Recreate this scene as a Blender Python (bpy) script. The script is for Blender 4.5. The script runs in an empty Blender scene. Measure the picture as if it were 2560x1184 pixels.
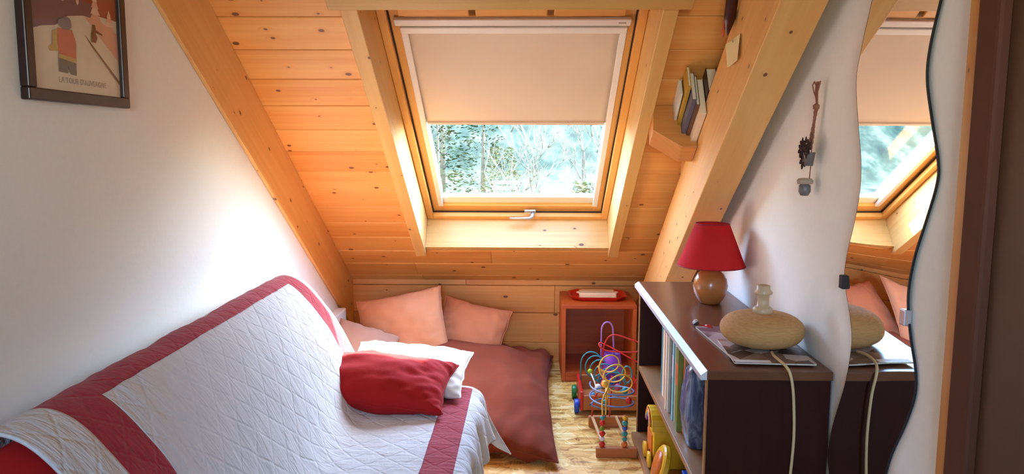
import bpy, bmesh, math, random
from math import sin, cos, pi, radians as rad
from mathutils import Vector, Matrix, noise, Euler
random.seed(7)
scene = bpy.context.scene
C = scene.collection

# ------------------------------------------------------------------ camera
ZC, F, VPX, VPY, ROLL = 1.38, 1900.0, 1325.0, 349.0, rad(0.3)
_Y = Vector(((VPX-1280)/F, (592-VPY)/F, 1.0)).normalized()          # world +y in camera (right, up, forward)
_up = Vector((sin(ROLL), cos(ROLL), 0))
_Z = (_up - _Y*_up.dot(_Y)).normalized()
_X = Vector((_Y[1]*_Z[2]-_Y[2]*_Z[1], _Y[2]*_Z[0]-_Y[0]*_Z[2], _Y[0]*_Z[1]-_Y[1]*_Z[0]))
if _X[0] < 0: _X = -_X
right = Vector((_X[0], _Y[0], _Z[0])); upv = Vector((_X[1], _Y[1], _Z[1])); fwd = Vector((_X[2], _Y[2], _Z[2]))
cam_d = bpy.data.cameras.new('camera'); cam = bpy.data.objects.new('camera', cam_d); C.objects.link(cam)
cam_d.sensor_fit = 'HORIZONTAL'; cam_d.sensor_width = 36; cam_d.lens = 36*F/2560; cam_d.clip_start = 0.02; cam_d.clip_end = 500
M = Matrix((right, upv, -fwd)).transposed().to_4x4(); M.translation = (0, 0, ZC); cam.matrix_world = M
scene.camera = cam

# ------------------------------------------------------------------ light and exposure
TH = rad(33.8); D0 = 3.045
NV = Vector((0, sin(TH), cos(TH))); TV = Vector((0, cos(TH), -sin(TH)))
RM = Matrix(((1,0,0,0),(0,TV.y,NV.y,0),(0,TV.z,NV.z,0),(0,0,0,1))); RM.translation = NV*D0   # roof frame: u, s (down slope), w (outward)
SUN_DIR = (Vector((0.58, 0, 0)) + TV*0.19 + NV).normalized()
world = bpy.data.worlds.new('sky'); scene.world = world; world.use_nodes = True
wn = world.node_tree; wn.nodes.clear()
bgn = wn.nodes.new('ShaderNodeBackground'); wo = wn.nodes.new('ShaderNodeOutputWorld'); sky = wn.nodes.new('ShaderNodeTexSky')
sky.sky_type = 'NISHITA'; sky.sun_disc = False; sky.sun_elevation = math.asin(SUN_DIR.z); sky.sun_rotation = math.atan2(SUN_DIR.x, SUN_DIR.y)
sky.air_density = 1.0; sky.dust_density = 0.6; sky.ozone_density = 2.5
tintn = wn.nodes.new('ShaderNodeMix'); tintn.data_type = 'RGBA'; tintn.blend_type = 'MULTIPLY'; tintn.inputs[0].default_value = 1.0; tintn.inputs[7].default_value = (0.95, 0.99, 1.06, 1)
wn.links.new(sky.outputs[0], tintn.inputs[6]); wn.links.new(tintn.outputs[2], bgn.inputs[0]); wn.links.new(bgn.outputs[0], wo.inputs[0]); bgn.inputs[1].default_value = 2.3
sun_d = bpy.data.lights.new('sun', 'SUN'); sun_d.energy = 18; sun_d.angle = rad(0.8); sun_d.color = (1.0, 0.93, 0.80)
sun = bpy.data.objects.new('sun', sun_d); C.objects.link(sun); sun.rotation_euler = SUN_DIR.to_track_quat('Z', 'Y').to_euler(); sun.location = SUN_DIR*20
def portal(name, Mx, sx, sy):
    l = bpy.data.lights.new(name, 'AREA'); l.shape = 'RECTANGLE'; l.size = sx; l.size_y = sy; l.cycles.is_portal = True
    o = bpy.data.objects.new(name, l); C.objects.link(o); o.matrix_world = Mx
portal('window_portal', RM @ Matrix.Translation((-0.07, 2.62, 0.30)) @ Matrix.Identity(4), 0.95, 0.85)
portal('rear_fill_portal', Matrix.Translation((-0.15, -2.05, 1.65)) @ Euler((rad(90), 0, 0)).to_matrix().to_4x4(), 0.8, 0.7)  # guides skylight through the added opening behind the viewer
scene.view_settings.view_transform = 'Standard'; scene.view_settings.look = 'None'
scene.view_settings.exposure = 1.8; scene.view_settings.gamma = 1.0; scene.view_settings.use_curve_mapping = False

# ------------------------------------------------------------------ helpers
def s2l(c):
    c = c/255.0
    return c/12.92 if c <= 0.04045 else ((c+0.055)/1.055)**2.4
def rgb(r, g, b): return (s2l(r), s2l(g), s2l(b), 1.0)

class NT:
    def __init__(s, name):
        s.m = bpy.data.materials.new(name); s.m.use_nodes = True; s.t = s.m.node_tree; s.t.nodes.clear()
        s.out = s.n('ShaderNodeOutputMaterial'); s.b = s.n('ShaderNodeBsdfPrincipled'); s.l(s.b.outputs[0], s.out.inputs[0])
    def n(s, typ, **kw):
        x = s.t.nodes.new(typ)
        for k, v in kw.items(): setattr(x, k, v)
        return x
    def l(s, a, b): s.t.links.new(a, b)
    def math(s, op, a, b=None, c=None):
        x = s.n('ShaderNodeMath', operation=op)
        for i, v in enumerate((a, b, c)):
            if v is None: continue
            if isinstance(v, (int, float)): x.inputs[i].default_value = v
            else: s.l(v, x.inputs[i])
        return x.outputs[0]
    def mix(s, f, a, b):
        x = s.n('ShaderNodeMix', data_type='RGBA')
        for i, v in ((0, f), (6, a), (7, b)):
            if isinstance(v, (int, float)): x.inputs[i].default_value = v
            elif isinstance(v, tuple): x.inputs[i].default_value = v
            else: s.l(v, x.inputs[i])
        return x.outputs[2]
    def ramp(s, f, stops):
        x = s.n('ShaderNodeValToRGB'); e = x.color_ramp.elements
        while len(e) < len(stops): e.new(0.5)
        for i, (p, c) in enumerate(stops): e[i].position = p; e[i].color = c
        s.l(f, x.inputs[0]); return x.outputs[0]
    def noise(s, vec, scale, detail=3, rough=0.5, dist=0.0):
        x = s.n('ShaderNodeTexNoise'); x.inputs['Scale'].default_value = scale; x.inputs['Detail'].default_value = detail
        x.inputs['Roughness'].default_value = rough; x.inputs['Distortion'].default_value = dist
        if vec is not None: s.l(vec, x.inputs['Vector'])
        return x
    def bump(s, h, strength=0.3, dist=0.01):
        x = s.n('ShaderNodeBump'); x.inputs['Strength'].default_value = strength; x.inputs['Distance'].default_value = dist
        s.l(h, x.inputs['Height']); s.l(x.outputs[0], s.b.inputs['Normal'])
    def comb(s, x, y, z):
        c = s.n('ShaderNodeCombineXYZ')
        for i, v in enumerate((x, y, z)):
            if isinstance(v, (int, float)): c.inputs[i].default_value = v
            else: s.l(v, c.inputs[i])
        return c.outputs[0]
    def obj(s):
        t = s.n('ShaderNodeTexCoord'); x = s.n('ShaderNodeSeparateXYZ'); s.l(t.outputs['Object'], x.inputs[0])
        return t.outputs['Object'], x.outputs[0], x.outputs[1], x.outputs[2]

def plain(name, col, rough=0.6, var=0.06, metal=0.0, spec=0.5, scale=30, bump=0.0, sheen=0.0):
    m = NT(name); v, *_ = m.obj()
    nz = m.noise(v, scale, 3)
    c2 = tuple(max(0, c*(1-var*2.2)) for c in col[:3])+(1,); c1 = tuple(min(1, c*(1+var)) for c in col[:3])+(1,)
    m.l(m.mix(nz.outputs[0], c2, c1), m.b.inputs['Base Color'])
    m.b.inputs['Roughness'].default_value = rough; m.b.inputs['Metallic'].default_value = metal
    m.b.inputs['Specular IOR Level'].default_value = spec
    if sheen: m.b.inputs['Sheen Weight'].default_value = sheen
    if bump: m.bump(nz.outputs[0], bump, 0.01)
    return m.m

def pine(name, light, dark, axis=0, knots=1.0, rough=0.42, tint=0.10, kcol=(92, 42, 16)):
    """pine boards: streaky grain along the axis and scattered oval knots"""
    m = NT(name); v, x, y, z = m.obj()
    inf = m.n('ShaderNodeObjectInfo'); r = m.math('MULTIPLY', inf.outputs['Random'], 53.0)
    ax = (x, y, z); a = ax[axis]; o = [ax[i] for i in range(3) if i != axis]
    along = m.math('ADD', a, r); acr = m.math('ADD', m.math('ADD', o[0], m.math('MULTIPLY', o[1], 1.37)), m.math('MULTIPLY', r, 0.31))
    # knots
    vo = m.n('ShaderNodeTexVoronoi', voronoi_dimensions='2D'); vo.inputs['Scale'].default_value = 8.0
    kv = m.comb(m.math('MULTIPLY', along, 0.72), acr, 0.0); m.l(kv, vo.inputs['Vector'])
    sep = m.n('ShaderNodeSeparateColor'); m.l(vo.outputs['Color'], sep.inputs[0])
    size = m.math('MULTIPLY', m.math('SUBTRACT', sep.outputs[0], 0.42), 0.15*knots)
    km = m.n('ShaderNodeMapRange', interpolation_type='SMOOTHSTEP'); m.l(m.math('SUBTRACT', vo.outputs['Distance'], size), km.inputs[0])
    km.inputs[1].default_value = -0.012; km.inputs[2].default_value = 0.014; km.inputs[3].default_value = 1.0; km.inputs[4].default_value = 0.0
    halo = m.n('ShaderNodeMapRange', interpolation_type='SMOOTHSTEP'); m.l(m.math('SUBTRACT', vo.outputs['Distance'], size), halo.inputs[0])
    halo.inputs[1].default_value = 0.0; halo.inputs[2].default_value = 0.16; halo.inputs[3].default_value = 1.0; halo.inputs[4].default_value = 0.0
    bend = m.math('MULTIPLY', halo.outputs[0], 0.035)
    gv = m.comb(m.math('MULTIPLY', along, 1.3), m.math('MULTIPLY', m.math('ADD', acr, bend), 38.0), m.math('MULTIPLY', r, 0.7))
    g = m.noise(gv, 1.0, 4, 0.55, 0.4)
    g2 = m.noise(m.comb(m.math('MULTIPLY', along, 0.9), m.math('MULTIPLY', acr, 7.0), r), 1.0, 2)
    f = m.math('ADD', m.math('MULTIPLY', g.outputs[0], 0.65), m.math('MULTIPLY', g2.outputs[0], 0.45))
    col = m.ramp(f, [(0.30, light), (0.78, dark)])
    tl = tuple(min(1, c*(1+tint)) for c in light[:3])+(1,); td = tuple(c*(1-tint*2.2) for c in dark[:3])+(1,)
    tv = m.ramp(inf.outputs['Random'], [(0.0, td), (1.0, tl)])
    col = m.mix(0.28, col, tv)
    col = m.mix(m.math('MULTIPLY', halo.outputs[0], m.math('MULTIPLY', m.math('GREATER_THAN', size, 0.0), 0.25)), col, dark)
    col = m.mix(m.math('MULTIPLY', km.outputs[0], 0.88), col, rgb(*kcol))
    m.l(col, m.b.inputs['Base Color']); m.b.inputs['Roughness'].default_value = rough
    m.bump(f, 0.12, 0.003)
    return m.m

def fabric(name, col, scale=900, var=0.05, bump=0.25, rough=0.9, big=6, col2=None):
    m = NT(name); v, x, y, z = m.obj()
    n1 = m.noise(v, scale, 2); n2 = m.noise(v, big, 4, 0.6)
    c2 = col2 or tuple(c*(1-var*3) for c in col[:3])+(1,)
    m.l(m.mix(n2.outputs[0], c2, col), m.b.inputs['Base Color'])
    m.b.inputs['Roughness'].default_value = rough; m.b.inputs['Sheen Weight'].default_value = 0.04; m.b.inputs['Specular IOR Level'].default_value = 0.15
    m.bump(m.math('ADD', m.math('MULTIPLY', n1.outputs[0], 0.15), m.math('MULTIPLY', n2.outputs[0], 1.0)), bump, 0.012)
    return m.m

def tagp(o, label=None, cat=None, group=None, kind=None):
    if label: o['label'] = label
    if cat: o['category'] = cat
    if group: o['group'] = group
    if kind: o['kind'] = kind
    return o
def link(name, me, mat=None, parent=None, Mx=None, smooth=False):
    o = bpy.data.objects.new(name, me); C.objects.link(o)
    if mat is not None and not me.materials:
        for mm in (mat if isinstance(mat, (list, tuple)) else [mat]): me.materials.append(mm)
    if parent is not None: o.parent = parent
    if Mx is not None: o.matrix_local = Mx
    if smooth:
        for p in me.polygons: p.use_smooth = True
    return o
def empty(name, loc=(0,0,0), Mx=None, rot=None):
    o = bpy.data.objects.new(name, None); C.objects.link(o); o.empty_display_size = 0.05
    if Mx is not None: o.matrix_world = Mx
    else:
        o.location = loc
        if rot: o.rotation_euler = rot
    return o
def mesh_bm(bm, name='mesh'):
    bmesh.ops.recalc_face_normals(bm, faces=bm.faces)
    me = bpy.data.meshes.new(name); bm.to_mesh(me); bm.free(); return me
def bm_box(bm, x0, x1, y0, y1, z0, z1, bev=0.0, seg=2, Mx=None):
    b2 = bmesh.new()
    vs = [b2.verts.new((x, y, z)) for x in (x0, x1) for y in (y0, y1) for z in (z0, z1)]
    for f in ((0,1,3,2),(4,6,7,5),(0,4,5,1),(2,3,7,6),(0,2,6,4),(1,5,7,3)): b2.faces.new([vs[i] for i in f])
    bmesh.ops.recalc_face_normals(b2, faces=b2.faces)
    if bev > 0: bmesh.ops.bevel(b2, geom=list(b2.edges), offset=bev, segments=seg, affect='EDGES', profile=0.5)
    if Mx is not None: b2.transform(Mx)
    tmp = bpy.data.meshes.new('tmp'); b2.to_mesh(tmp); b2.free(); bm.from_mesh(tmp); bpy.data.meshes.remove(tmp)
def box(name, x0, x1, y0, y1, z0, z1, mat, parent=None, bev=0.0, Mx=None, seg=2, smooth=False):
    bm = bmesh.new(); bm_box(bm, x0, x1, y0, y1, z0, z1, bev, seg); me = mesh_bm(bm, name)
    return link(name, me, mat, parent, Mx, smooth)
def boxes(name, lst, mat, parent=None, bev=0.0, Mx=None):
    bm = bmesh.new()
    for b in lst: bm_box(bm, *b, bev)
    return link(name, mesh_bm(bm, name), mat, parent, Mx)
def bm_tube(bm, pts, r, n=8, closed=False):
    pts = [Vector(p) for p in pts]; N = len(pts); rr = r if isinstance(r, (list, tuple)) else [r]*N
    rings = []; ref = None
    for i, p in enumerate(pts):
        a = pts[(i-1) % N] if (closed or i > 0) else p; b = pts[(i+1) % N] if (closed or i < N-1) else p
        t = (b-a).normalized() if (b-a).length > 1e-9 else Vector((0,0,1))
        if ref is None: ref = t.orthogonal().normalized()
        ref = (ref - t*ref.dot(t)); ref = ref.normalized() if ref.length > 1e-6 else t.orthogonal().normalized()
        bi = t.cross(ref)
        rings.append([bm.verts.new(p + (ref*cos(2*pi*k/n) + bi*sin(2*pi*k/n))*rr[i]) for k in range(n)])
    for i in range(N if closed else N-1):
        A, B = rings[i], rings[(i+1) % N]
        for k in range(n): bm.faces.new((A[k], A[(k+1) % n], B[(k+1) % n], B[k]))
    if not closed:
        bm.faces.new(rings[0][::-1]); bm.faces.new(rings[-1])
def tube(name, pts, r, mat, parent=None, n=8, closed=False, Mx=None):
    bm = bmesh.new(); bm_tube(bm, pts, r, n, closed); return link(name, mesh_bm(bm, name), mat, parent, Mx, True)
def bm_lathe(bm, prof, n=24, Mx=None):
    rings = []
    for r, z in prof:
        if r < 1e-6:
            v = Vector((0,0,z)); rings.append([bm.verts.new(Mx @ v if Mx else v)])
        else:
            rings.append([bm.verts.new((Mx @ Vector((r*cos(2*pi*k/n), r*sin(2*pi*k/n), z))) if Mx else (r*cos(2*pi*k/n), r*sin(2*pi*k/n), z)) for k in range(n)])
    for A, B in zip(rings, rings[1:]):
        for k in range(n):
            k2 = (k+1) % n
            if len(A) == 1 and len(B) == 1: continue
            if len(A) == 1: bm.faces.new((A[0], B[k2], B[k]))
            elif len(B) == 1: bm.faces.new((A[k], A[k2], B[0]))
            else: bm.faces.new((A[k], A[k2], B[k2], B[k]))
def lathe(name, prof, mat, parent=None, n=24, Mx=None, smooth=True):
    bm = bmesh.new(); bm_lathe(bm, prof, n); return link(name, mesh_bm(bm, name), mat, parent, Mx, smooth)
def prism(name, poly, z0, z1, mat, parent=None, Mx=None, bev=0.0):
    bm = bmesh.new()
    a = [bm.verts.new((x, y, z0)) for x, y in poly]; b = [bm.verts.new((x, y, z1)) for x, y in poly]; n = len(poly)
    bm.faces.new(a[::-1]); bm.faces.new(b)
    for i in range(n): bm.faces.new((a[i], a[(i+1) % n], b[(i+1) % n], b[i]))
    bmesh.ops.recalc_face_normals(bm, faces=bm.faces)
    if bev: bmesh.ops.bevel(bm, geom=list(bm.edges), offset=bev, segments=2, affect='EDGES', profile=0.5)
    return link(name, mesh_bm(bm, name), mat, parent, Mx)
def T(x, y, z, rx=0, ry=0, rz=0): return Matrix.Translation((x, y, z)) @ Euler((rad(rx), rad(ry), rad(rz))).to_matrix().to_4x4()
def catmull(P, n):
    P = [Vector(p) for p in P]; out = []
    for i in range(len(P)-1):
        p0 = P[max(i-1, 0)]; p1 = P[i]; p2 = P[i+1]; p3 = P[min(i+2, len(P)-1)]
        for k in range(n):
            t = k/n
            out.append(0.5*((2*p1)+(p2-p0)*t+(2*p0-5*p1+4*p2-p3)*t*t+(3*p1-p0-3*p2+p3)*t**3))
    out.append(P[-1]); return out

# ------------------------------------------------------------------ materials
M_plank = pine('pine_ceiling_boards', rgb(246, 186, 106), rgb(224, 138, 56), 0, 1.0)
M_rafter = pine('pine_rafter', rgb(240, 186, 114), rgb(218, 146, 76), 1, 0.9, tint=0.03)
M_trim = pine('pine_window_lining', rgb(230, 186, 112), rgb(206, 148, 76), 1, 0.7, tint=0.03)
M_lining = pine('pine_sill_lining', rgb(222, 178, 104), rgb(198, 142, 72), 0, 1.0, tint=0.03)
M_sash = pine('lacquered_pine_sash', rgb(238, 180, 98), rgb(216, 144, 62), 1, 0.0, 0.3, tint=0.02)
M_sashx = pine('lacquered_pine_sash_rail', rgb(238, 180, 98), rgb(216, 144, 62), 0, 0.0, 0.3, tint=0.02)
M_wall = plain('white_painted_plaster', rgb(246, 239, 228), 0.85, 0.015, scale=60, bump=0.06)
M_shelfblock = pine('pine_shelf_block', rgb(226, 160, 88), rgb(190, 110, 50), 0, 0.5, tint=0.02)

# ------------------------------------------------------------------ room shell
XL, XR, YK = -1.135, 0.86, 4.728
def struct(o): o['kind'] = 'structure'; return o
def osb():
    m = NT('osb_floor'); v, x, y, z = m.obj()
    vo = m.n('ShaderNodeTexVoronoi'); vo.inputs['Scale'].default_value = 16
    wv = m.noise(v, 6, 2)
    m.l(v, vo.inputs['Vector'])
    sc = m.n('ShaderNodeSeparateColor'); m.l(vo.outputs['Color'], sc.inputs[0])
    vr = m.n('ShaderNodeVectorRotate', rotation_type='Z_AXIS'); m.l(v, vr.inputs['Vector']); m.l(m.math('MULTIPLY', sc.outputs[0], 6.28), vr.inputs['Angle'])
    mp = m.n('ShaderNodeMapping'); mp.inputs['Scale'].default_value = (9, 95, 1); m.l(vr.outputs[0], mp.inputs['Vector'])
    g = m.noise(mp.outputs[0], 1.0, 3)
    vo2 = m.n('ShaderNodeTexVoronoi'); mp2 = m.n('ShaderNodeMapping'); mp2.inputs['Scale'].default_value = (10, 42, 1); mp2.inputs['Rotation'].default_value = (0, 0, 0.6)
    m.l(v, mp2.inputs['Vector']); m.l(mp2.outputs[0], vo2.inputs['Vector']); vo2.inputs['Scale'].default_value = 1.0
    s2 = m.n('ShaderNodeSeparateColor'); m.l(vo2.outputs['Color'], s2.inputs[0])
    f = m.math('ADD', m.math('ADD', m.math('MULTIPLY', g.outputs[0], 0.5), m.math('MULTIPLY', sc.outputs[1], 0.22)), m.math('MULTIPLY', s2.outputs[1], 0.3))
    col = m.ramp(f, [(0.28, rgb(160, 100, 36)), (0.44, rgb(218, 162, 76)), (0.58, rgb(238, 190, 102)), (0.76, rgb(252, 226, 158))])
    m.l(col, m.b.inputs['Base Color']); m.b.inputs['Roughness'].default_value = 0.38; m.bump(f, 0.15, 0.003)
    return m.m
struct(box('floor', XL-0.1, XR+0.1, -2.1, YK+0.1, -0.12, 0.0, osb()))
rz = lambda y, w: (D0+w-NV.y*y)/NV.z
def side_wall(name, x0, x1):
    P = [(-2.1, 0.0), (YK+0.1, 0.0), (YK+0.1, rz(YK+0.1, 0.1)), (1.25, rz(1.25, 0.1)), (-2.1, rz(1.25, 0.1))]
    Mw = Matrix(((0,0,1,0),(1,0,0,0),(0,1,0,0),(0,0,0,1)))
    return struct(prism(name, P, x0, x1, M_wall, None, Mw))
side_wall('wall_left', XL-0.14, XL); side_wall('wall_right', XR, XR+0.14)
# rear wall behind the viewer with an added, unseen opening that lets in fill daylight
struct(boxes('wall_rear', [(XL, XR, -2.12, -2.0, 0.0, 1.3), (XL, XR, -2.12, -2.0, 2.0, 2.86), (XL, -0.55, -2.12, -2.0, 1.3, 2.0), (0.25, XR, -2.12, -2.0, 1.3, 2.0)], M_wall))
struct(box('ceiling_rear', XL-0.1, XR+0.1, -2.1, 1.2, 2.87, 2.97, M_wall))

# sloping ceiling: backing with the window hole, then one plank after the other
HU0, HU1, HS0, HS1 = -0.655, 0.505, 1.22, 3.165
ceiling = struct(boxes('ceiling', [(XL-0.1, HU0, -0.65, 3.95, 0.02, 0.20), (HU1, XR+0.1, -0.65, 3.95, 0.02, 0.20), (HU0, HU1, -0.65, HS0, 0.02, 0.20), (HU0, HU1, HS1, 3.95, 0.02, 0.20)], M_plank, Mx=RM))
PITCH, S0 = 0.1757, 1.293
_pk = {}
def plank(x0, x1, s0, s1, parent, zlo=0.0, zhi=0.02):
    g = 0.0016
    bm = bmesh.new(); bm_box(bm, x0+0.0004, x1-0.0004, s0+g, s1-g, zlo, zhi, 0.0028, 1)
    return link('plank', mesh_bm(bm, 'plank'), M_plank, parent)
def plank_row(x0, x1, s0, s1, split=True):
    if split and x1-x0 > 0.9:
        c = random.uniform(x0+0.35, x1-0.35); plank(x0, c, s0, s1, ceiling); plank(c, x1, s0, s1, ceiling)
    else: plank(x0, x1, s0, s1, ceiling)
for k in range(-10, 15):
    a = S0+PITCH*k; b = min(a+PITCH, 3.652)
    if b-a < 0.01: continue
    if b <= 1.2: plank_row(XL, XR, a, b)
    elif a < HS1:
        plank(XL, HU0+0.02, a, b, ceiling); plank(HU1-0.02, XR, a, b, ceiling)
        if b > HS1: plank(HU0+0.02, HU1-0.02, HS1, b, ceiling)
        if a < HS0 and a < 1.2: plank(HU0+0.02, HU1-0.02, a, min(b, 1.2), ceiling)
    else: plank_row(XL, XR, a, b)
# knee wall
kz = (D0-NV.y*YK)/NV.z
wall_back = struct(box('wall_back', XL, XR, YK+0.022, YK+0.12, 0.0, kz+0.05, M_plank))
for (z0, z1) in ((0.098, 0.290), (0.290, 0.466), (0.466, kz+0.012)):
    c = random.uniform(-0.5, 0.3)
    for (x0, x1) in ((XL, c), (c, XR)):
        bm = bmesh.new(); bm_box(bm, x0+0.0004, x1-0.0004, YK, YK+0.02, z0+0.0015, z1-0.0015, 0.0025, 1)
        link('plank', mesh_bm(bm, 'plank'), M_plank, wall_back)
struct(box('baseboard_back', XL, XR, YK-0.018, YK+0.0, 0.0, 0.1, M_plank, bev=0.003))

struct(box('trim_1', XL, XL+0.06, 3.1, 4.35, 0.0, 0.40, M_wall, bev=0.006))
# rafters
rl = box('rafter', XL+0.0004, XL+0.016, -0.6, 3.86, -0.265, -0.001, M_rafter, Mx=RM, bev=0.004)
tagp(rl, 'sloping pine rafter with dark knots along the white left wall', 'rafter', 'rafters')
rr = box('rafter', 0.673, 0.803, -0.6, 3.72, -0.405, -0.12, M_rafter, Mx=RM, bev=0.004)
tagp(rr, 'thick pine rafter slanting down the right wall above the bookcase', 'rafter', 'rafters')
# trimmers, header and linings around the skylight
W0 = -0.05
t1 = box('trimmer_beam', -0.655, -0.595, 0.9, 3.195, W0, 0.24, M_trim, Mx=RM, bev=0.003); tagp(t1, 'pine trimmer beam on the left side of the skylight, sun patch on it', 'beam', 'skylight trimmer beams')
t2 = box('trimmer_beam', 0.45, 0.505, 0.9, 3.195, W0, 0.24, M_trim, Mx=RM, bev=0.003); tagp(t2, 'pine trimmer beam on the right side of the skylight, next to shelf', 'beam', 'skylight trimmer beams')
hd = box('header_beam', -0.69, 0.545, 1.02, 1.192, W0-0.014, 0.10, M_lining, Mx=RM, bev=0.003); tagp(hd, 'pine header beam across the top of the skylight', 'beam')
sl = empty('sill_lining', Mx=RM); tagp(sl, 'pale knotty pine lining board below the skylight', 'lining')
box('board', -0.595, 0.45, 3.14, 3.165, -0.004, 0.24, M_lining, sl, 0.002)
box('edge_strip', -0.60, 0.455, 3.138, 3.175, -0.018, -0.004, M_trim, sl, 0.002)
hl = boxes('head_lining', [(-0.595, 0.45, 1.20, 1.219, 0.0, 0.30), (-0.595, 0.45, 1.2195, 1.39, 0.20, 0.30)], M_lining, Mx=RM); tagp(hl, 'pine lining board at the top of the skylight recess', 'lining')

# ------------------------------------------------------------------ skylight
M_white = plain('white_enamel', rgb(236, 228, 220), 0.4, 0.01)
M_cream = plain('cream_glare_and_wire', rgb(240, 232, 205), 0.5, 0.02)
M_dark = plain('dark_gap', rgb(40, 24, 18), 0.7, 0.05)
M_flash = plain('grey_aluminium_flashing', rgb(120, 116, 110), 0.4, 0.04, 0.6)
def glassmat():
    m = NT('window_glass'); m.t.nodes.remove(m.b)
    tr = m.n('ShaderNodeBsdfTransparent'); tr.inputs[0].default_value = (0.93, 0.965, 0.96, 1); gl = m.n('ShaderNodeBsdfGlossy'); gl.inputs['Roughness'].default_value = 0.0
    fr = m.n('ShaderNodeLayerWeight'); fr.inputs[0].default_value = 0.5; mx = m.n('ShaderNodeMixShader')
    m.l(m.math('MULTIPLY_ADD', m.math('POWER', fr.outputs['Facing'], 4.0), 0.6, 0.04), mx.inputs[0]); m.l(tr.outputs[0], mx.inputs[1]); m.l(gl.outputs[0], mx.inputs[2]); m.l(mx.outputs[0], m.out.inputs[0]); return m.m
M_glass = glassmat()
win = struct(empty('window_1', Mx=RM))
def bars(name, u0, u1, s0, s1, bw, w0, w1, parent, ms, mx, bev=0.003):
    box(name, u0, u0+bw, s0, s1, w0, w1, ms, parent, bev); box(name, u1-bw, u1, s0, s1, w0, w1, ms, parent, bev)
    box(name, u0+bw, u1-bw, s0, s0+bw, w0, w1, mx, parent, bev); box(name, u0+bw, u1-bw, s1-bw, s1, w0, w1, mx, parent, bev)
bars('frame_bar', -0.594, 0.449, 1.385, 3.138, 0.034, 0.165, 0.27, win, M_sash, M_sashx)
bars('sash_bar', -0.557, 0.412, 1.425, 3.101, 0.052, 0.205, 0.262, win, M_sash, M_sashx)
box('sash_head', -0.507, 0.362, 1.475, 1.60, 0.228, 0.262, M_sashx, win)
bars('flashing_bar', -0.594, 0.449, 1.37, 3.138, 0.072, 0.2705, 0.30, win, M_flash, M_flash, 0.002)
boxes('sash_gap', [(-0.5605, -0.5565, 1.42, 3.104, 0.19, 0.2), (0.4115, 0.4155, 1.42, 3.104, 0.19, 0.2), (-0.56, 0.415, 3.1005, 3.1045, 0.19, 0.2)], M_dark, win)
box('glass_pane', -0.508, 0.363, 1.47, 3.056, 0.240, 0.244, M_glass, win)
box('sash_glare_strip', -0.507, 0.362, 2.985, 3.052, 0.226, 0.239, M_cream, win, 0.003)  # overexposed lower sash edge painted as a cream strip
box('vent_bar', -0.540, 0.395, 1.512, 1.548, 0.186, 0.2045, M_white, win, 0.004)
box('vent_bar_end_mark', 0.345, 0.375, 1.526, 1.534, 0.1850, 0.1862, plain('grey_print', rgb(190, 170, 150), 0.6), win)
for a in (-0.52, -0.215, 0.09): box('ventilation_slat', a, a+0.28, 1.455, 1.500, 0.192, 0.2045, M_sashx, win, 0.005)
hb = empty('handle'); hb.parent = win
M_steel = plain('brushed_aluminium', rgb(205, 205, 215), 0.28, 0.04, 0.9)
box('handle_plate', -0.03, 0.035, 3.055, 3.083, 0.174, 0.186, M_steel, hb, 0.004)
tube('lever', [(0.018, 3.07, 0.172), (0.016, 3.075, 0.150), (0.0, 3.082, 0.142), (-0.045, 3.082, 0.142), (-0.115, 3.082, 0.142)], [0.011, 0.012, 0.010, 0.0075, 0.0065], M_steel, hb, 10)

blind = empty('roller_blind', Mx=RM); tagp(blind, 'beige roller blind pulled halfway down over the skylight', 'blind')
def blindmat():
    m = NT('beige_blackout_fabric'); v, x, y, z = m.obj()
    n2 = m.noise(v, 900, 1); n1 = m.noise(v, 3, 3)
    m.l(m.mix(n1.outputs[0], rgb(206, 184, 162), rgb(222, 200, 178)), m.b.inputs['Base Color']); m.b.inputs['Roughness'].default_value = 0.8
    m.bump(n2.outputs[0], 0.1, 0.002); return m.m
bm = bmesh.new(); NX, NY = 30, 24; gv = []
for j in range(NY+1):
    for i in range(NX+1):
        a, b = i/NX, j/NY; q = sin(pi*a)*sin(pi*b)
        gv.append(bm.verts.new((-0.497+0.857*a, 1.60+0.645*b, 0.217+0.002*q+0.0012*sin(9*a+4*b)*q)))
for j in range(NY):
    for i in range(NX): bm.faces.new((gv[j*(NX+1)+i], gv[j*(NX+1)+i+1], gv[(j+1)*(NX+1)+i+1], gv[(j+1)*(NX+1)+i]))
r = bmesh.ops.extrude_face_region(bm, geom=list(bm.faces)); bmesh.ops.translate(bm, verts=[g for g in r['geom'] if isinstance(g, bmesh.types.BMVert)], vec=(0, 0, 0.0012))
link('fabric', mesh_bm(bm), blindmat(), blind, smooth=True)
box('vent_gap', -0.525, 0.385, 1.549, 1.5665, 0.215, 0.2275, M_dark, win)
box('top_rail', -0.523, 0.386, 1.567, 1.602, 0.194, 0.214, M_white, blind, 0.004)
box('side_rail', -0.523, -0.496, 1.60, 3.05, 0.200, 0.222, M_white, blind, 0.003)
box('side_rail', 0.359, 0.386, 1.60, 3.05, 0.200, 0.222, M_white, blind, 0.003)
box('bottom_bar', -0.493, 0.356, 2.238, 2.254, 0.208, 0.222, plain('beige_bar', rgb(225, 195, 170), 0.4, 0.02), blind, 0.004)

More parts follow.
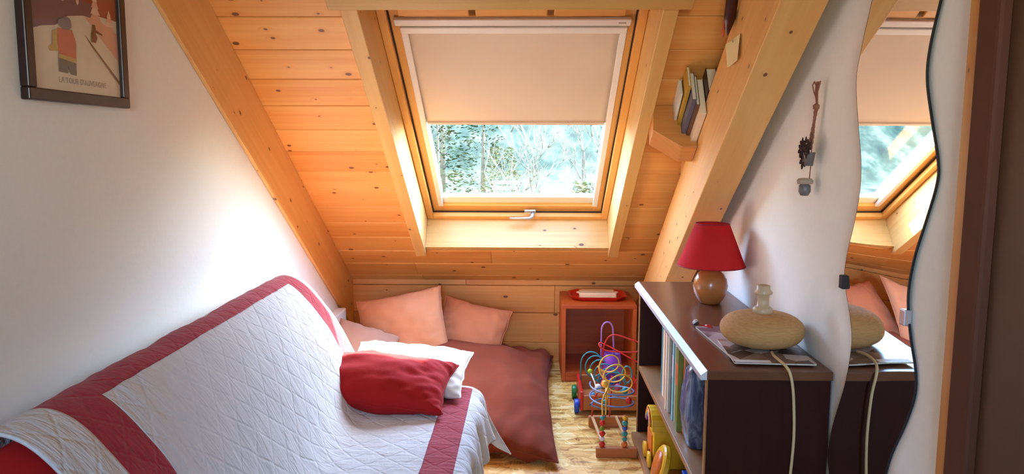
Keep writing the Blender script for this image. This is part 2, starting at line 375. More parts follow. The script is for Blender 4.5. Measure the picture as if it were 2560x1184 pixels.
# ------------------------------------------------------------------ right wall: door, mirror, hanging ornament
M_door = plain('dark_brown_door_paint', rgb(88, 54, 30), 0.55, 0.05, scale=12)
M_doortrim = pine('door_casing_pine', rgb(222, 160, 86), rgb(196, 120, 56), 2, 0.3, tint=0.02)
M_doordark = plain('dark_red_brown_moulding', rgb(92, 44, 22), 0.8, 0.06, scale=14)  # dark red-brown strip between casing and leaf
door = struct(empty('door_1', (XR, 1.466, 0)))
box('casing', -0.022, 0.0, -0.0, 0.048, 0, 2.3, M_doortrim, door, 0.003)
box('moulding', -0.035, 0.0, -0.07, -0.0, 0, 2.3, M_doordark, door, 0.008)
box('leaf', -0.014, 0.0, -0.95, -0.07, 0.01, 2.25, M_door, door, 0.003)
# wavy mirror
def mirrormat():
    m = NT('mirror_silver'); m.b.inputs['Base Color'].default_value = (0.90, 0.90, 0.89, 1); m.b.inputs['Metallic'].default_value = 1.0
    v, *_ = m.obj(); n1 = m.noise(v, 2.0, 1); m.l(m.math('MULTIPLY', n1.outputs[0], 0.012), m.b.inputs['Roughness']); return m.m
mirR = [(1.60, 1.79), (1.625, 1.73), (1.650, 1.669), (1.678, 1.58), (1.681, 1.509), (1.650, 1.42), (1.617, 1.335), (1.617, 1.285), (1.650, 1.20), (1.683, 1.118), (1.698, 1.033), (1.68, 0.95), (1.648, 0.874), (1.645, 0.82), (1.676, 0.742), (1.737, 0.63), (1.76, 0.52), (1.72, 0.40), (1.69, 0.30)]
mirL = [(1.90, 1.83), (1.935, 1.77), (1.951, 1.723), (1.99, 1.62), (2.011, 1.534), (1.985, 1.42), (1.959, 1.331), (1.955, 1.25), (1.976, 1.165), (2.015, 1.06), (2.018, 1.0), (1.985, 0.91), (1.975, 0.847), (2.002, 0.729), (2.063, 0.593), (2.085, 0.50), (2.071, 0.444), (2.03, 0.36), (2.0, 0.30)]
cR = [(p.x, p.y) for p in catmull([(a, b, 0) for a, b in mirR], 6)]; cL = [(p.x, p.y) for p in catmull([(a, b, 0) for a, b in mirL], 6)]
top = [(cR[0][0]+(cL[0][0]-cR[0][0])*k/8, cR[0][1]+(cL[0][1]-cR[0][1])*k/8+0.05*sin(pi*k/8)) for k in range(1, 8)]
bot = [(cL[-1][0]+(cR[-1][0]-cL[-1][0])*k/8, 0.30-0.05*sin(pi*k/8)) for k in range(1, 8)]
outline = cR[::-1]+top+cL+bot
mir = empty('wavy_mirror', (XR-0.001, 0, 0)); tagp(mir, 'tall wavy-edged mirror on the right wall reflecting the skylight', 'mirror')
Mm = Matrix(((0,0,-1,0),(1,0,0,0),(0,1,0,0),(0,0,0,1)))        # (y, z, out) -> mirror local
def mtwist(y, z):
    f = min(1, max(0, (z-0.80)/0.34)); f = f*f*(3-2*f); return math.tan(rad(0.2+1.9*f))*(y-1.60)
def mirror_sheet(name, inset_, x0, x1, mat_):
    bm = bmesh.new(); NC = 14; G = []
    for (yr, zr), (yl, zl) in zip(cR, cL):
        row = []
        for side in ((0, 1) if x1 is not None else (0,)):
            for k in range(NC+1):
                f = k/NC; y = yr+inset_+(yl-yr-2*inset_)*f; z = zr+(zl-zr)*f
                if (yr, zr) == cR[0]: z += 0.05*sin(pi*f)-inset_
                if (yr, zr) == cR[-1]: z += -0.05*sin(pi*f)+inset_
                row.append(bm.verts.new((-(x1 if side else x0)-mtwist(y, z), y, z)))
        G.append(row)
    for A, B in zip(G, G[1:]):
        for k in range(NC):
            bm.faces.new((A[k], A[k+1], B[k+1], B[k]))
            if x1 is None: continue
            bm.faces.new((A[NC+1+k], B[NC+1+k], B[NC+2+k], A[NC+2+k]))
        if x1 is None: continue
        bm.faces.new((A[0], B[0], B[NC+1], A[NC+1])); bm.faces.new((A[NC], A[2*NC+1], B[2*NC+1], B[NC]))
    for R0, fl in (((G[0], 0), (G[-1], 1)) if x1 is not None else ()):
        for k in range(NC): bm.faces.new((R0[k], R0[NC+1+k], R0[NC+2+k], R0[k+1]))
    me = mesh_bm(bm, name); o = link(name, me, mat_, mir)
    for p in me.polygons: p.use_smooth = x1 is None
    return o
M_medge = plain('black_mirror_edge', rgb(22, 16, 18), 0.5, 0.05)
mirror_sheet('backing', 0.0, 0.001, 0.006, M_medge)
mirror_sheet('silvered_face', 0.0030, 0.0062, None, mirrormat())
for (y, z, mm) in ((2.022, 1.005, 'k'), (1.699, 0.985, 'g')):
    box('clip', -0.016-mtwist(y, z), -0.001, y-0.012, y+0.012, z-0.018, z+0.018, M_dark if mm == 'k' else M_steel, mir, 0.002)

# hanging raffia ornament
orn = empty('hanging_ornament', (XR-0.02, 2.28, 1.22)); tagp(orn, 'braided raffia wall ornament with dried flowers and a small bell', 'ornament')
M_raf = plain('raffia', rgb(150, 92, 70), 0.8, 0.15); M_flow = plain('dried_flowers', rgb(62, 30, 28), 0.85, 0.2); M_pot = plain('grey_tin', rgb(120, 112, 112), 0.5, 0.1, 0.3); M_cork = plain('pale_felt', rgb(176, 150, 130), 0.9, 0.08)
for dy in (-0.012, -0.004, 0.004): tube('raffia_strand', [(0.0, dy*0.3, 0.265), (-0.004, dy, 0.30), (-0.002, dy*1.8-0.004, 0.33)], 0.0022, M_raf, orn, 6)
tube('raffia_loop', [(0.0, 0.0, 0.275), (-0.004, 0.018, 0.302), (-0.004, 0.030, 0.322), (-0.002, 0.022, 0.332), (0, 0.012, 0.318), (0, 0.001, 0.28)], 0.0018, M_raf, orn, 6)
lathe('knot', [(0, -0.012), (0.009, -0.006), (0.010, 0.004), (0, 0.012)], M_raf, orn, 10, T(0, 0.003, 0.258))
for s_ in (0, 1, 2):
    tube('braid_strand', [(0.003*sin(k*1.1+s_*2.09), 0.004+k*0.0021+0.005*cos(k*0.75+s_*2.09), 0.25-k*0.0075) for k in range(16)], 0.0032, M_raf, orn, 6)
tube('cord', [(0, 0.006, 0.245), (0, 0.02, 0.16), (0, 0.022, 0.09), (0, 0.028, 0.045)], 0.0016, M_raf, orn, 5)
def flower(y, z, r, x=-0.012, dz=0):
    bm = bmesh.new()
    for k in range(6):
        a = k*pi/3+0.3+dz; c = Vector((0, cos(a), sin(a)))*r*0.6
        bm_lathe(bm, [(0, -r*0.48), (r*0.2, -r*0.25), (r*0.26, 0.05*r), (r*0.15, 0.4*r), (0, 0.5*r)], 7, Matrix.Translation(Vector((x, y, z))+c) @ Euler((a-pi/2, 0, 0)).to_matrix().to_4x4() @ Matrix.Scale(0.5, 4, (1,0,0)))
    bm_lathe(bm, [(0, -r*0.2), (r*0.22, 0), (0, r*0.2)], 8, Matrix.Translation((x-0.004, y, z)))
    link('dried_flower', mesh_bm(bm), M_flow, orn, smooth=True)
for (y, z, rr_) in ((0.045, 0.10, 0.026), (0.052, 0.13, 0.022), (0.030, 0.145, 0.022), (0.012, 0.150, 0.020), (-0.004, 0.140, 0.020), (0.018, 0.128, 0.022), (0.036, 0.118, 0.022), (0.0, 0.125, 0.018), (0.046, 0.145, 0.014)): flower(y, z, rr_, -0.014-random.uniform(0, 0.012), y*9)
lathe('flower_pot', [(0, 0), (0.012, 0), (0.017, 0.038), (0.018, 0.04), (0.015, 0.04), (0, 0.036)], M_pot, orn, 14, T(-0.012, 0.007, 0.085))
lathe('bell_cap', [(0, 0.0), (0.022, 0.0), (0.024, 0.010), (0.019, 0.016), (0, 0.018)], M_cork, orn, 14, T(-0.012, 0.030, 0.030))
lathe('bell_body', [(0, 0), (0.011, 0.0), (0.018, 0.012), (0.017, 0.03), (0.010, 0.036), (0, 0.037)], M_pot, orn, 14, T(-0.012, 0.030, -0.005))

# ------------------------------------------------------------------ framed picture on the left wall
M_frame = plain('dark_walnut_frame', rgb(46, 24, 24), 0.35, 0.08)
pic = empty('framed_poster', (XL, 1.692, 1.467), rot=(rad(-0.5), 0, 0)); tagp(pic, 'dark framed ski poster hanging on the left wall', 'picture')
PW, PH = 0.43, 0.42
Mp = Matrix(((0,0,1,0),(1,0,0,0),(0,1,0,0),(0,0,0,1)))            # (along wall, up, out)
for (a, b, c_, d_) in ((0, PW, 0, 0.028), (0, PW, PH-0.028, PH), (0, 0.030, 0.028, PH-0.028), (PW-0.030, PW, 0.028, PH-0.028)):
    box('frame_bar', a, b, c_, d_, 0.0, 0.022, M_frame, pic, 0.003, Mp)
pm = [plain('print_'+n, c, 0.35, 0.03, scale=40) for n, c in (('paper', rgb(226, 214, 190)), ('red_dusk', rgb(150, 44, 24)), ('dusk_purple', rgb(112, 72, 84)), ('pink_slope', rgb(226, 168, 140)), ('pale', rgb(236, 196, 168)), ('yellow', rgb(196, 160, 70)), ('orange', rgb(206, 96, 48)), ('olive_trousers', rgb(84, 82, 66)), ('grey_blue', rgb(120, 112, 122)), ('brown', rgb(120, 70, 48)), ('ink', rgb(150, 136, 120)))]
bm = bmesh.new(); lay = [0]
def pg(pts, mi):
    lay[0] += 1; z = 0.010+lay[0]*0.0001
    f = bm.faces.new([bm.verts.new((0.03+p[0]*(PW-0.06), 0.028+min(p[1], 0.645)*0.564, z)) for p in pts]); f.material_index = mi
R_ = lambda cx, cy_, rx, ry, n=14, a0=0: [(cx+rx*cos(2*pi*k/n+a0), cy_+ry*sin(2*pi*k/n+a0)) for k in range(n)]
pg([(0,0),(1,0),(1,1),(0,1)], 0)
pg([(0,0.33),(0.35,0.36),(1,0.36),(1,1),(0,1)], 1)
pg([(0,0.23),(0.12,0.255),(0.26,0.27),(0.42,0.325),(0.75,0.345),(0.75,0.40),(0.4,0.42),(0,0.38)], 2)
pg([(0.0,0.215),(0.13,0.245),(0.25,0.262),(0.40,0.322),(0.58,0.343),(0.78,0.340),(0.86,0.325),(1,0.30),(1,0.02),(0,0.02)], 0)
pg([(0.60,0.34),(0.78,0.340),(0.86,0.325),(1,0.30),(1,0.17),(0.84,0.235),(0.72,0.29)], 3)
for (cx, cy_, h) in ((0.73, 0.335, 0.13), (0.90, 0.305, 0.09)):
    for k in range(4): pg([(cx-0.075+0.015*k, cy_+h*0.22*k), (cx+0.075-0.015*k, cy_+h*0.22*k), (cx, cy_+h*0.22*k+h*0.42)], 4 if k % 2 else 3)
pg(R_(0.345, 0.405, 0.05, 0.025), 4); pg(R_(0.52, 0.405, 0.016, 0.024), 4)
pg([(0.58,0.262),(0.64,0.235),(1.0,0.075),(1.0,0.055),(0.66,0.215)], 9)
pg([(0.655,0.235),(0.715,0.235),(0.735,0.262),(0.715,0.28),(0.80,0.275),(0.80,0.282),(0.72,0.295),(0.715,0.315),(0.685,0.315),(0.675,0.29),(0.66,0.275)], 9)
pg([(0.22,0.245),(0.30,0.262),(0.33,0.20),(0.27,0.165),(0.18,0.16),(0.17,0.175),(0.215,0.19)], 5)
pg([(0.28,0.262),(0.44,0.265),(0.475,0.215),(0.465,0.13),(0.28,0.145),(0.27,0.20)], 6)
pg([(0.275,0.155),(0.465,0.145),(0.462,0.125),(0.277,0.135)], 5)
pg([(0.272,0.138),(0.462,0.126),(0.458,0.072),(0.39,0.075),(0.368,0.11),(0.362,0.077),(0.27,0.08)], 7)
pg(R_(0.36, 0.285, 0.075, 0.024), 8); pg(R_(0.385, 0.30, 0.045, 0.018), 8)
me = bpy.data.meshes.new('print'); bm.to_mesh(me); bm.free()
for m_ in pm: me.materials.append(m_)
link('print', me, None, pic, Mp)
cu = bpy.data.curves.new('lettering', 'FONT'); cu.body = "LA TOUR D'AUVERGNE"; cu.size = 0.0195; cu.align_x = 'CENTER'; cu.extrude = 0.0002
to = bpy.data.objects.new('tmp_text', cu); C.objects.link(to); bpy.context.view_layer.update()
tme = bpy.data.meshes.new_from_object(to.evaluated_get(bpy.context.evaluated_depsgraph_get())); bpy.data.objects.remove(to)
tme.materials.clear(); tme.materials.append(pm[10])
link('lettering', tme, None, pic, Mp @ Matrix.Translation((0.225, 0.048, 0.0135)))
def picglass():
    m = NT('picture_glass'); m.t.nodes.remove(m.b)
    tr = m.n('ShaderNodeBsdfTransparent'); gl = m.n('ShaderNodeBsdfGlossy'); gl.inputs['Roughness'].default_value = 0.08
    fr = m.n('ShaderNodeLayerWeight'); fr.inputs[0].default_value = 0.5; mx = m.n('ShaderNodeMixShader')
    m.l(m.math('MULTIPLY_ADD', m.math('POWER', fr.outputs['Facing'], 4.0), 0.4, 0.03), mx.inputs[0]); m.l(tr.outputs[0], mx.inputs[1]); m.l(gl.outputs[0], mx.inputs[2]); m.l(mx.outputs[0], m.out.inputs[0]); return m.m
box('glass_pane', 0.029, PW-0.029, 0.027, PH-0.027, 0.0150, 0.0165, picglass(), pic, 0, Mp)

# ------------------------------------------------------------------ corner shelf block, its books, note and horn on the right rafter
SS = 1.81
cs = empty('corner_shelf', Mx=RM); tagp(cs, 'chunky pine corner shelf fixed between the skylight beam and right rafter', 'shelf')
Msw = Matrix(((1,0,0,0),(0,0,1,0),(0,1,0,0),(0,0,0,1)))          # (u, w, s)
prism('shelf_block', [(0.506, -0.002), (0.499, -0.125), (0.61, -0.206), (0.6715, -0.206), (0.6715, -0.117), (0.85, -0.117), (0.85, -0.002)], SS, SS+0.11, M_shelfblock, cs, Msw, 0.003)
bm = bmesh.new()
pts = [(0.664, SS+0.11), (0.80, SS+0.11), (0.80, SS+0.52), (0.712, SS+0.52), (0.682, SS+0.30)]
a = [bm.verts.new((u, s, -0.01)) for u, s in pts]; b = [bm.verts.new((u, s, -0.116)) for u, s in pts]
bm.faces.new(a); bm.faces.new(b[::-1])
for i in range(5): bm.faces.new((a[i], a[(i+1) % 5], b[(i+1) % 5], b[i]))
link('support_wedge', mesh_bm(bm), M_rafter, cs)
def book_local(name, th, dep, h, cover, pages, parent=None, Mx=None, band=None):
    """book: spine at x=0 facing -x ... thickness along y, height along z, depth along +x"""
    e = bpy.data.objects.new(name, None); C.objects.link(e); e.empty_display_size = 0.03
    if Mx is not None: e.matrix_world = Mx
    box('cover_board', 0.0, dep, 0.0, 0.0022, 0, h, cover, e); box('cover_board', 0.0, dep, th-0.0022, th, 0, h, cover, e)
    box('spine', -0.0015, 0.0015, 0.0, th, 0, h, cover, e, 0.0007)
    box('page_block', 0.0015, dep-0.004, 0.0022, th-0.0022, 0.003, h-0.004, pages, e)
    if band: box('spine_band', -0.002, -0.0012, 0.001, th-0.001, h*0.55, h*0.82, band, e)
    return e
M_pages = plain('book_pages', rgb(232, 218, 190), 0.9, 0.06, scale=200)
def cov(n, c): return plain('cover_'+n, c, 0.45, 0.06, scale=25)
# books lean along the slope on the shelf: height up-slope (-s), depth along -w, thickness along u
def roof_book(u, w, th, dep, h, cv, label, tilt=0, nm='book', pg_=None):
    Mx = RM @ Matrix.Translation((u, SS-0.0005, w)) @ Euler((0, 0, rad(tilt))).to_matrix().to_4x4() @ Matrix(((0,1,0,0),(0,0,-1,0),(-1,0,0,0),(0,0,0,1))).inverted().transposed().inverted()
    Mx = RM @ Matrix.Translation((u, SS-0.0005, w)) @ Euler((0, 0, rad(tilt))).to_matrix().to_4x4() @ Matrix(((0,1,0,0),(0,0,-1,0),(1,0,0,0),(0,0,0,1)))
    e = book_local(nm, th, dep, h, cv, pg_ or M_pages, Mx=Mx); tagp(e, label, 'book', 'books on the corner shelf'); return e
roof_book(0.588, -0.075, 0.010, 0.070, 0.175, cov('white_green', rgb(226, 222, 206)), 'thin white paperback leaning outermost on the corner shelf', -2)
roof_book(0.6005, -0.100, 0.012, 0.095, 0.255, cov('yellow', rgb(196, 150, 50)), 'tall yellow-edged dark book second on the corner shelf', -1)
roof_book(0.6130, -0.140, 0.018, 0.13, 0.225, cov('slate', rgb(98, 98, 116)), 'slate grey hardback in the middle of the corner shelf')
roof_book(0.6315, -0.150, 0.014, 0.14, 0.205, cov('brown', rgb(110, 74, 52)), 'brown-topped book beside the slate hardback on the corner shelf')
roof_book(0.6460, -0.178, 0.024, 0.165, 0.190, cov('cream', rgb(240, 212, 178)), 'thick cream paperback closest to the rafter on the corner shelf', pg_=plain('cream_pages', rgb(244, 222, 190), 0.9, 0.04))
roof_book(0.6725, -0.114, 0.040, 0.108, 0.245, cov('dark_red', rgb(84, 44, 32)), 'tall dark brown book half hidden behind the rafter on the corner shelf')
# paper note hanging on the rafter side, and a dark curved wooden ornament above it
note = empty('paper_note', (0.670, 2.567, 1.680)); tagp(note, 'cream paper note pinned on the side of the right rafter', 'note')
bm = bmesh.new()
q = [(0.0, -0.066, -0.047), (0.0, 0.064, -0.058), (0.0, 0.098, 0.023), (0.0, -0.064, 0.036)]
gn = 8; gvv = []
for j in range(gn+1):
    for i in range(gn+1):
        a, b = i/gn, j/gn
        p = Vector(q[0])*(1-a)*(1-b)+Vector(q[1])*a*(1-b)+Vector(q[2])*a*b+Vector(q[3])*(1-a)*b
        p.x = -0.003-0.006*(1-a)*(1-b)-0.012*max(0, a-0.7)
        gvv.append(bm.verts.new(p))
for j in range(gn):
    for i in range(gn): bm.faces.new((gvv[j*(gn+1)+i], gvv[j*(gn+1)+i+1], gvv[(j+1)*(gn+1)+i+1], gvv[(j+1)*(gn+1)+i]))
r = bmesh.ops.extrude_face_region(bm, geom=list(bm.faces)); bmesh.ops.translate(bm, verts=[g for g in r['geom'] if isinstance(g, bmesh.types.BMVert)], vec=(0.0008, 0, 0))
link('sheet', mesh_bm(bm), plain('cream_paper', rgb(240, 214, 160), 0.8, 0.02), note, smooth=False)
lathe('pin', [(0, 0), (0.004, 0.0), (0.004, 0.003), (0, 0.004)], M_steel, note, 10, T(-0.006, 0.0, 0.022, 0, -90, 0))
hn = empty('curved_wood_ornament', (0.670, 2.567, 1.736)); tagp(hn, 'dark curved wooden ornament hanging on the right rafter above the note', 'ornament')
P2 = [(0.0, 0.060, -0.012), (0.0, 0.052, 0.015), (0.0, 0.036, 0.05), (0.0, 0.020, 0.09), (0.0, 0.0, 0.15), (0.0, -0.04, 0.21), (0.0, -0.09, 0.25)]
bm = bmesh.new(); bm_tube(bm, catmull(P2, 5), [0.002+0.018*min(1, k/9) for k in range(31)], 10)
link('horn', mesh_bm(bm), plain('dark_polished_wood', rgb(70, 22, 12), 0.3, 0.15), hn, Matrix.Translation((-0.018, -0.03, 0)), True)
tube('rim', [Vector(p)+Vector((-0.026, 0.0, 0.0)) for p in catmull(P2, 4)], 0.005, plain('red_lacquer', rgb(206, 84, 40), 0.35, 0.1), hn, 8)

# ------------------------------------------------------------------ sofa with quilt
M_redsofa = fabric('red_sofa_fabric', rgb(176, 28, 24), 700, 0.08)
sofa = empty('sofa', (-0.6, 2.0, 0)); tagp(sofa, 'red sofa bed against the left wall, mostly covered by the quilt', 'sofa')
Ms = Matrix.Translation((0.6, -2.0, 0))
box('seat', -0.72, -0.205, 1.0, 2.93, 0.10, 0.365, M_redsofa, sofa, 0.035, Ms, 4, True)
bm = bmesh.new(); prof = [(-1.06, 0.14), (-1.055, 0.60), (-1.02, 0.78), (-0.98, 0.812), (-0.94, 0.81), (-0.89, 0.775), (-0.82, 0.69), (-0.76, 0.59), (-0.70, 0.48), (-0.68, 0.36), (-0.70, 0.14)]
A = [bm.verts.new((x, 1.0, z)) for x, z in prof]; B = [bm.verts.new((x, 2.955, z)) for x, z in prof]
bm.faces.new(A); bm.faces.new(B[::-1])
for i in range(len(prof)): bm.faces.new((A[i], A[(i+1) % len(prof)], B[(i+1) % len(prof)], B[i]))
bmesh.ops.recalc_face_normals(bm, faces=bm.faces); bmesh.ops.bevel(bm, geom=list(bm.edges), offset=0.012, segments=2, affect='EDGES')
link('backrest', mesh_bm(bm), M_redsofa, sofa, Ms, True)
M_leg = plain('black_steel_leg', rgb(30, 28, 28), 0.4, 0.05)
for (x, y) in ((-0.28, 1.1), (-0.28, 2.84), (-0.98, 1.1), (-0.98, 2.84)): tube('leg', [(x, y, 0.0), (x, y, 0.145)], 0.02, M_leg, sofa, 12, False, Ms)

def quiltmat(name, c1, c2, lines=True):
    m = NT(name); uv = m.n('ShaderNodeUVMap'); sp = m.n('ShaderNodeSeparateXYZ'); m.l(uv.outputs[0], sp.inputs[0]); u, v = sp.outputs[0], sp.outputs[1]
    def tri(e, per):
        fr = m.math('FRACT', m.math('DIVIDE', e, per)); return m.math('ABSOLUTE', m.math('SUBTRACT', fr, 0.5))
    d1 = tri(m.math('ADD', u, v), 0.105); d2 = tri(m.math('SUBTRACT', u, v), 0.105)
    seam = m.math('MINIMUM', d1, d2)
    mr = m.n('ShaderNodeMapRange', interpolation_type='SMOOTHSTEP'); m.l(seam, mr.inputs[0]); mr.inputs[1].default_value = 0.0; mr.inputs[2].default_value = 0.10
    # crinkles: stretched across the throw
    w1 = m.noise(m.comb(m.math('MULTIPLY', u, 60), m.math('MULTIPLY', v, 11), 0.0), 1.0, 4, 0.6, 0.8)
    w2 = m.noise(m.comb(m.math('MULTIPLY', u, 24), m.math('MULTIPLY', v, 40), 3.0), 1.0, 3, 0.6)
    h = m.math('ADD', m.math('MULTIPLY', mr.outputs[0], 0.38), m.math('ADD', m.math('MULTIPLY', w1.outputs[0], 1.6), m.math('MULTIPLY', w2.outputs[0], 0.5)))
    m.l(m.mix(w1.outputs[0], c2, c1), m.b.inputs['Base Color']); m.b.inputs['Roughness'].default_value = 0.85; m.b.inputs['Sheen Weight'].default_value = 0.2
    m.b.inputs['Specular IOR Level'].default_value = 0.2
    m.bump(h, 0.55, 0.012); return m.m
M_quilt = quiltmat('white_quilted_cotton', rgb(232, 230, 226), rgb(206, 202, 200)); M_band = quiltmat('red_quilted_band', rgb(186, 44, 58), rgb(150, 26, 40))
QP = [(-1.085, 0.60), (-1.075, 0.72), (-1.04, 0.80), (-0.985, 0.835), (-0.935, 0.83), (-0.88, 0.79), (-0.81, 0.705), (-0.755, 0.62), (-0.71, 0.53), (-0.665, 0.44), (-0.62, 0.395), (-0.55, 0.382), (-0.40, 0.386), (-0.28, 0.386), (-0.222, 0.378), (-0.190, 0.345), (-0.180, 0.26), (-0.172, 0.175)]
prof = catmull([(x, 0, z) for x, z in QP], 14)
vl = [0.0]
for i in range(1, len(prof)): vl.append(vl[-1]+(prof[i]-prof[i-1]).length)
YQ0, YEND, YQ1 = 1.30, 2.955, 3.10
NU = 300; ul = [YQ0+(YQ1-YQ0)*i/NU for i in range(NU+1)]
qv, quv = [], []
def nz(a, b, c=0.0): return noise.noise(Vector((a, b, c)))
for i, yy in enumerate(ul):
    for j, p in enumerate(prof):
        t = (prof[min(j+1, len(prof)-1)]-prof[max(j-1, 0)]).normalized(); nrm = Vector((-t.z, 0, t.x)); 
        if nrm.z < 0 and j < len(prof)-40: nrm = nrm
        v = vl[j]
        dd = 0.006*nz(yy*5, v*3, 1)+0.0035*nz(yy*22+v*4, v*9, 2)
        q = Vector((p.x, yy, p.z))+nrm*(0.008+dd)
        front = max(0.0, (v-(vl[-1]-0.22))/0.22)              # the part that hangs over the front edge
        if front > 0:
            q.x += front*(0.028*sin(yy*21)+0.018*sin(yy*47+1)); q.z += front*(0.045*sin(yy*9.5+0.6)-0.02*sin(yy*31))
        ov = max(0.0, yy-YEND)                                 # the part that hangs over the far end
        if ov > 0:
            q.y = YEND+0.012*(1-math.exp(-ov*60))+ov*0.22; q.z -= ov*0.90*(1-math.exp(-ov*40))*(1-0.85*front)
            q.x += front*ov*0.35
        qv.append(q); quv.append((yy, v))
# band edges along the profile
def vat(xx, zmin=0.3, rng=None):
    best = min(range(len(prof)), key=lambda j: abs(prof[j].x-xx)+(0 if prof[j].z > zmin else 9)); return vl[best]
VT0, VT1 = vat(-1.0), vat(-0.925); VF0, VF1 = vat(-0.325), vat(-0.228)
def isband(y, v):
    inY = 1.44 <= y <= 2.935; inV = VT0 <= v <= VF1
    return inY and inV and (y <= 1.56 or y >= 2.83 or v <= VT1 or v >= VF0)
NP = len(prof); fw, fb = [], []
for i in range(NU):
    for j in range(NP-1):
        f = (i*NP+j, i*NP+j+1, (i+1)*NP+j+1, (i+1)*NP+j)
        (fb if isband((ul[i]+ul[i+1])/2, (vl[j]+vl[j+1])/2) else fw).append(f)
def submesh(name, faces):
    used = {}; vs = []; fs = []; uvs = []
    for f in faces:
        nf = []
        for k in f:
            if k not in used: used[k] = len(vs); vs.append(qv[k])
            nf.append(used[k]); uvs.append(quv[k])
        fs.append(nf)
    me = bpy.data.meshes.new(name); me.from_pydata(vs, [], fs); ul_ = me.uv_layers.new(name='UVMap')
    for k, u_ in enumerate(uvs): ul_.data[k].uv = u_
    return me
qm = submesh('quilt', fw); quilt = link('quilt', qm, M_quilt, smooth=True)
tagp(quilt, 'white quilted throw with red border band draped over the sofa', 'quilt')
qb = link('red_band', submesh('red_band', fb), M_band, quilt, smooth=True); qb['label'] = 'red quilted border band'
for o_ in (quilt, qb):
    md = o_.modifiers.new('thickness', 'SOLIDIFY'); md.thickness = 0.006; md.offset = 0.0

# ------------------------------------------------------------------ cushions
def pillow(name, W, H, TK, mat, Mx, label, seed, cat='cushion', group=None, ear=0.06, wr=0.008, piping=True, n=44, sag=0.0, pmat=None, zmin=None):
    bm = bmesh.new(); vs = {}
    def outl(a, b):
        # gently concave sides and drawn-out corners
        return a*W/2*(1-ear*(1-b*b)*1.0)*(1), b*H/2*(1-ear*(1-a*a))
    for side in (1, -1):
        for i in range(n+1):
            for j in range(n+1):
                a = sin((i/n-0.5)*pi)*0.5+(2*i/n-1)*0.5; b = sin((j/n-0.5)*pi)*0.5+(2*j/n-1)*0.5
                edge = i in (0, n) or j in (0, n)
                if side == -1 and edge: continue
                x, y = outl(a, b)
                h = max(0.0, (1-a*a)*(1-b*b))**0.42*TK/2
                rim = max(abs(a), abs(b)); w_ = wr*(nz(a*2.2+seed, b*2.2, side*3)+0.6*nz(a*5+seed, b*5, side)*rim+0.5*nz(a*1.2+seed*2, b*9*abs(a), 4)*rim)
                z = side*(h+w_*(0 if edge else 1)*min(1, h/0.01)) - sag*(a*a+b*b)*0.5
                if zmin is not None: z = max(z, zmin+0.002)
                vs[(side, i, j)] = bm.verts.new((x+0.006*nz(b*3, seed), y+0.006*nz(a*3, seed+5), z+(0.006*nz(a*4+b*3, seed) if edge else 0)))
    g = lambda s, i, j: vs.get((s, i, j)) or vs[(1, i, j)]
    for s in (1, -1):
        for i in range(n):
            for j in range(n):
                f = [g(s, i, j), g(s, i+1, j), g(s, i+1, j+1), g(s, i, j+1)]
                bm.faces.new(f if s == 1 else f[::-1])
    loop = [vs[(1, i, 0)].co.copy() for i in range(n)]+[vs[(1, n, j)].co.copy() for j in range(n)]+[vs[(1, i, n)].co.copy() for i in range(n, 0, -1)]+[vs[(1, 0, j)].co.copy() for j in range(n, 0, -1)]
    e = empty(name, Mx=Mx); tagp(e, label, cat, group)
    link('cover', mesh_bm(bm), mat, e, smooth=True)
    if piping: tube('seam', loop, 0.0035, pmat or mat, e, 6, True)
    return e
M_redc = fabric('red_cushion_cotton', rgb(186, 32, 30), 600, 0.1, 0.35)
M_whitec = fabric('white_pillow_cotton', rgb(240, 234, 220), 700, 0.02)
M_salmon = fabric('salmon_cushion_linen', rgb(220, 146, 100), 800, 0.05, 0.3)
M_salmon2 = fabric('rose_cushion_linen', rgb(206, 126, 84), 800, 0.05, 0.3)
M_beige = fabric('beige_bolster_cotton', rgb(196, 146, 116), 800, 0.04, 0.3)
M_maroon = fabric('maroon_floor_cushion', rgb(130, 54, 26), 500, 0.06, 0.4)
pillow('red_cushion', 0.54, 0.34, 0.18, M_redc, T(-0.560, 2.765, 0.470, 13, 3, -4), 'plump red cushion lying on the sofa seat', 3, wr=0.014, ear=0.09)
pillow('white_pillow', 0.48, 0.36, 0.12, M_whitec, T(-0.485, 2.945, 0.470, 12, 4, -3), 'white pillow in the sun behind the red sofa cushion', 8, 'pillow', wr=0.010)
pillow('salmon_cushion', 0.50, 0.46, 0.16, M_salmon, T(-0.725, 4.27, 0.285, 58, -11, 4), 'large salmon square cushion leaning on the back wall', 11, group='salmon floor cushions', wr=0.012)
pillow('rose_cushion', 0.42, 0.42, 0.14, M_salmon2, T(-0.355, 4.40, 0.225, 55, 11, -10), 'smaller rose cushion behind the large salmon one', 17, group='salmon floor cushions', wr=0.014)
pillow('beige_cushion', 0.34, 0.40, 0.12, M_beige, T(-0.895, 3.98, 0.24, 28, 20, 10), 'pale beige cushion tucked between sofa end and left rafter', 23, wr=0.008)
fc = pillow('floor_cushion', 0.97, 1.60, 0.25, M_maroon, T(-0.345, 3.875, 0.128, 0, 0, -1.0), 'large flat maroon cushion lying on the floor', 31, ear=0.08, wr=0.034, n=80, sag=0.10, zmin=-0.126)

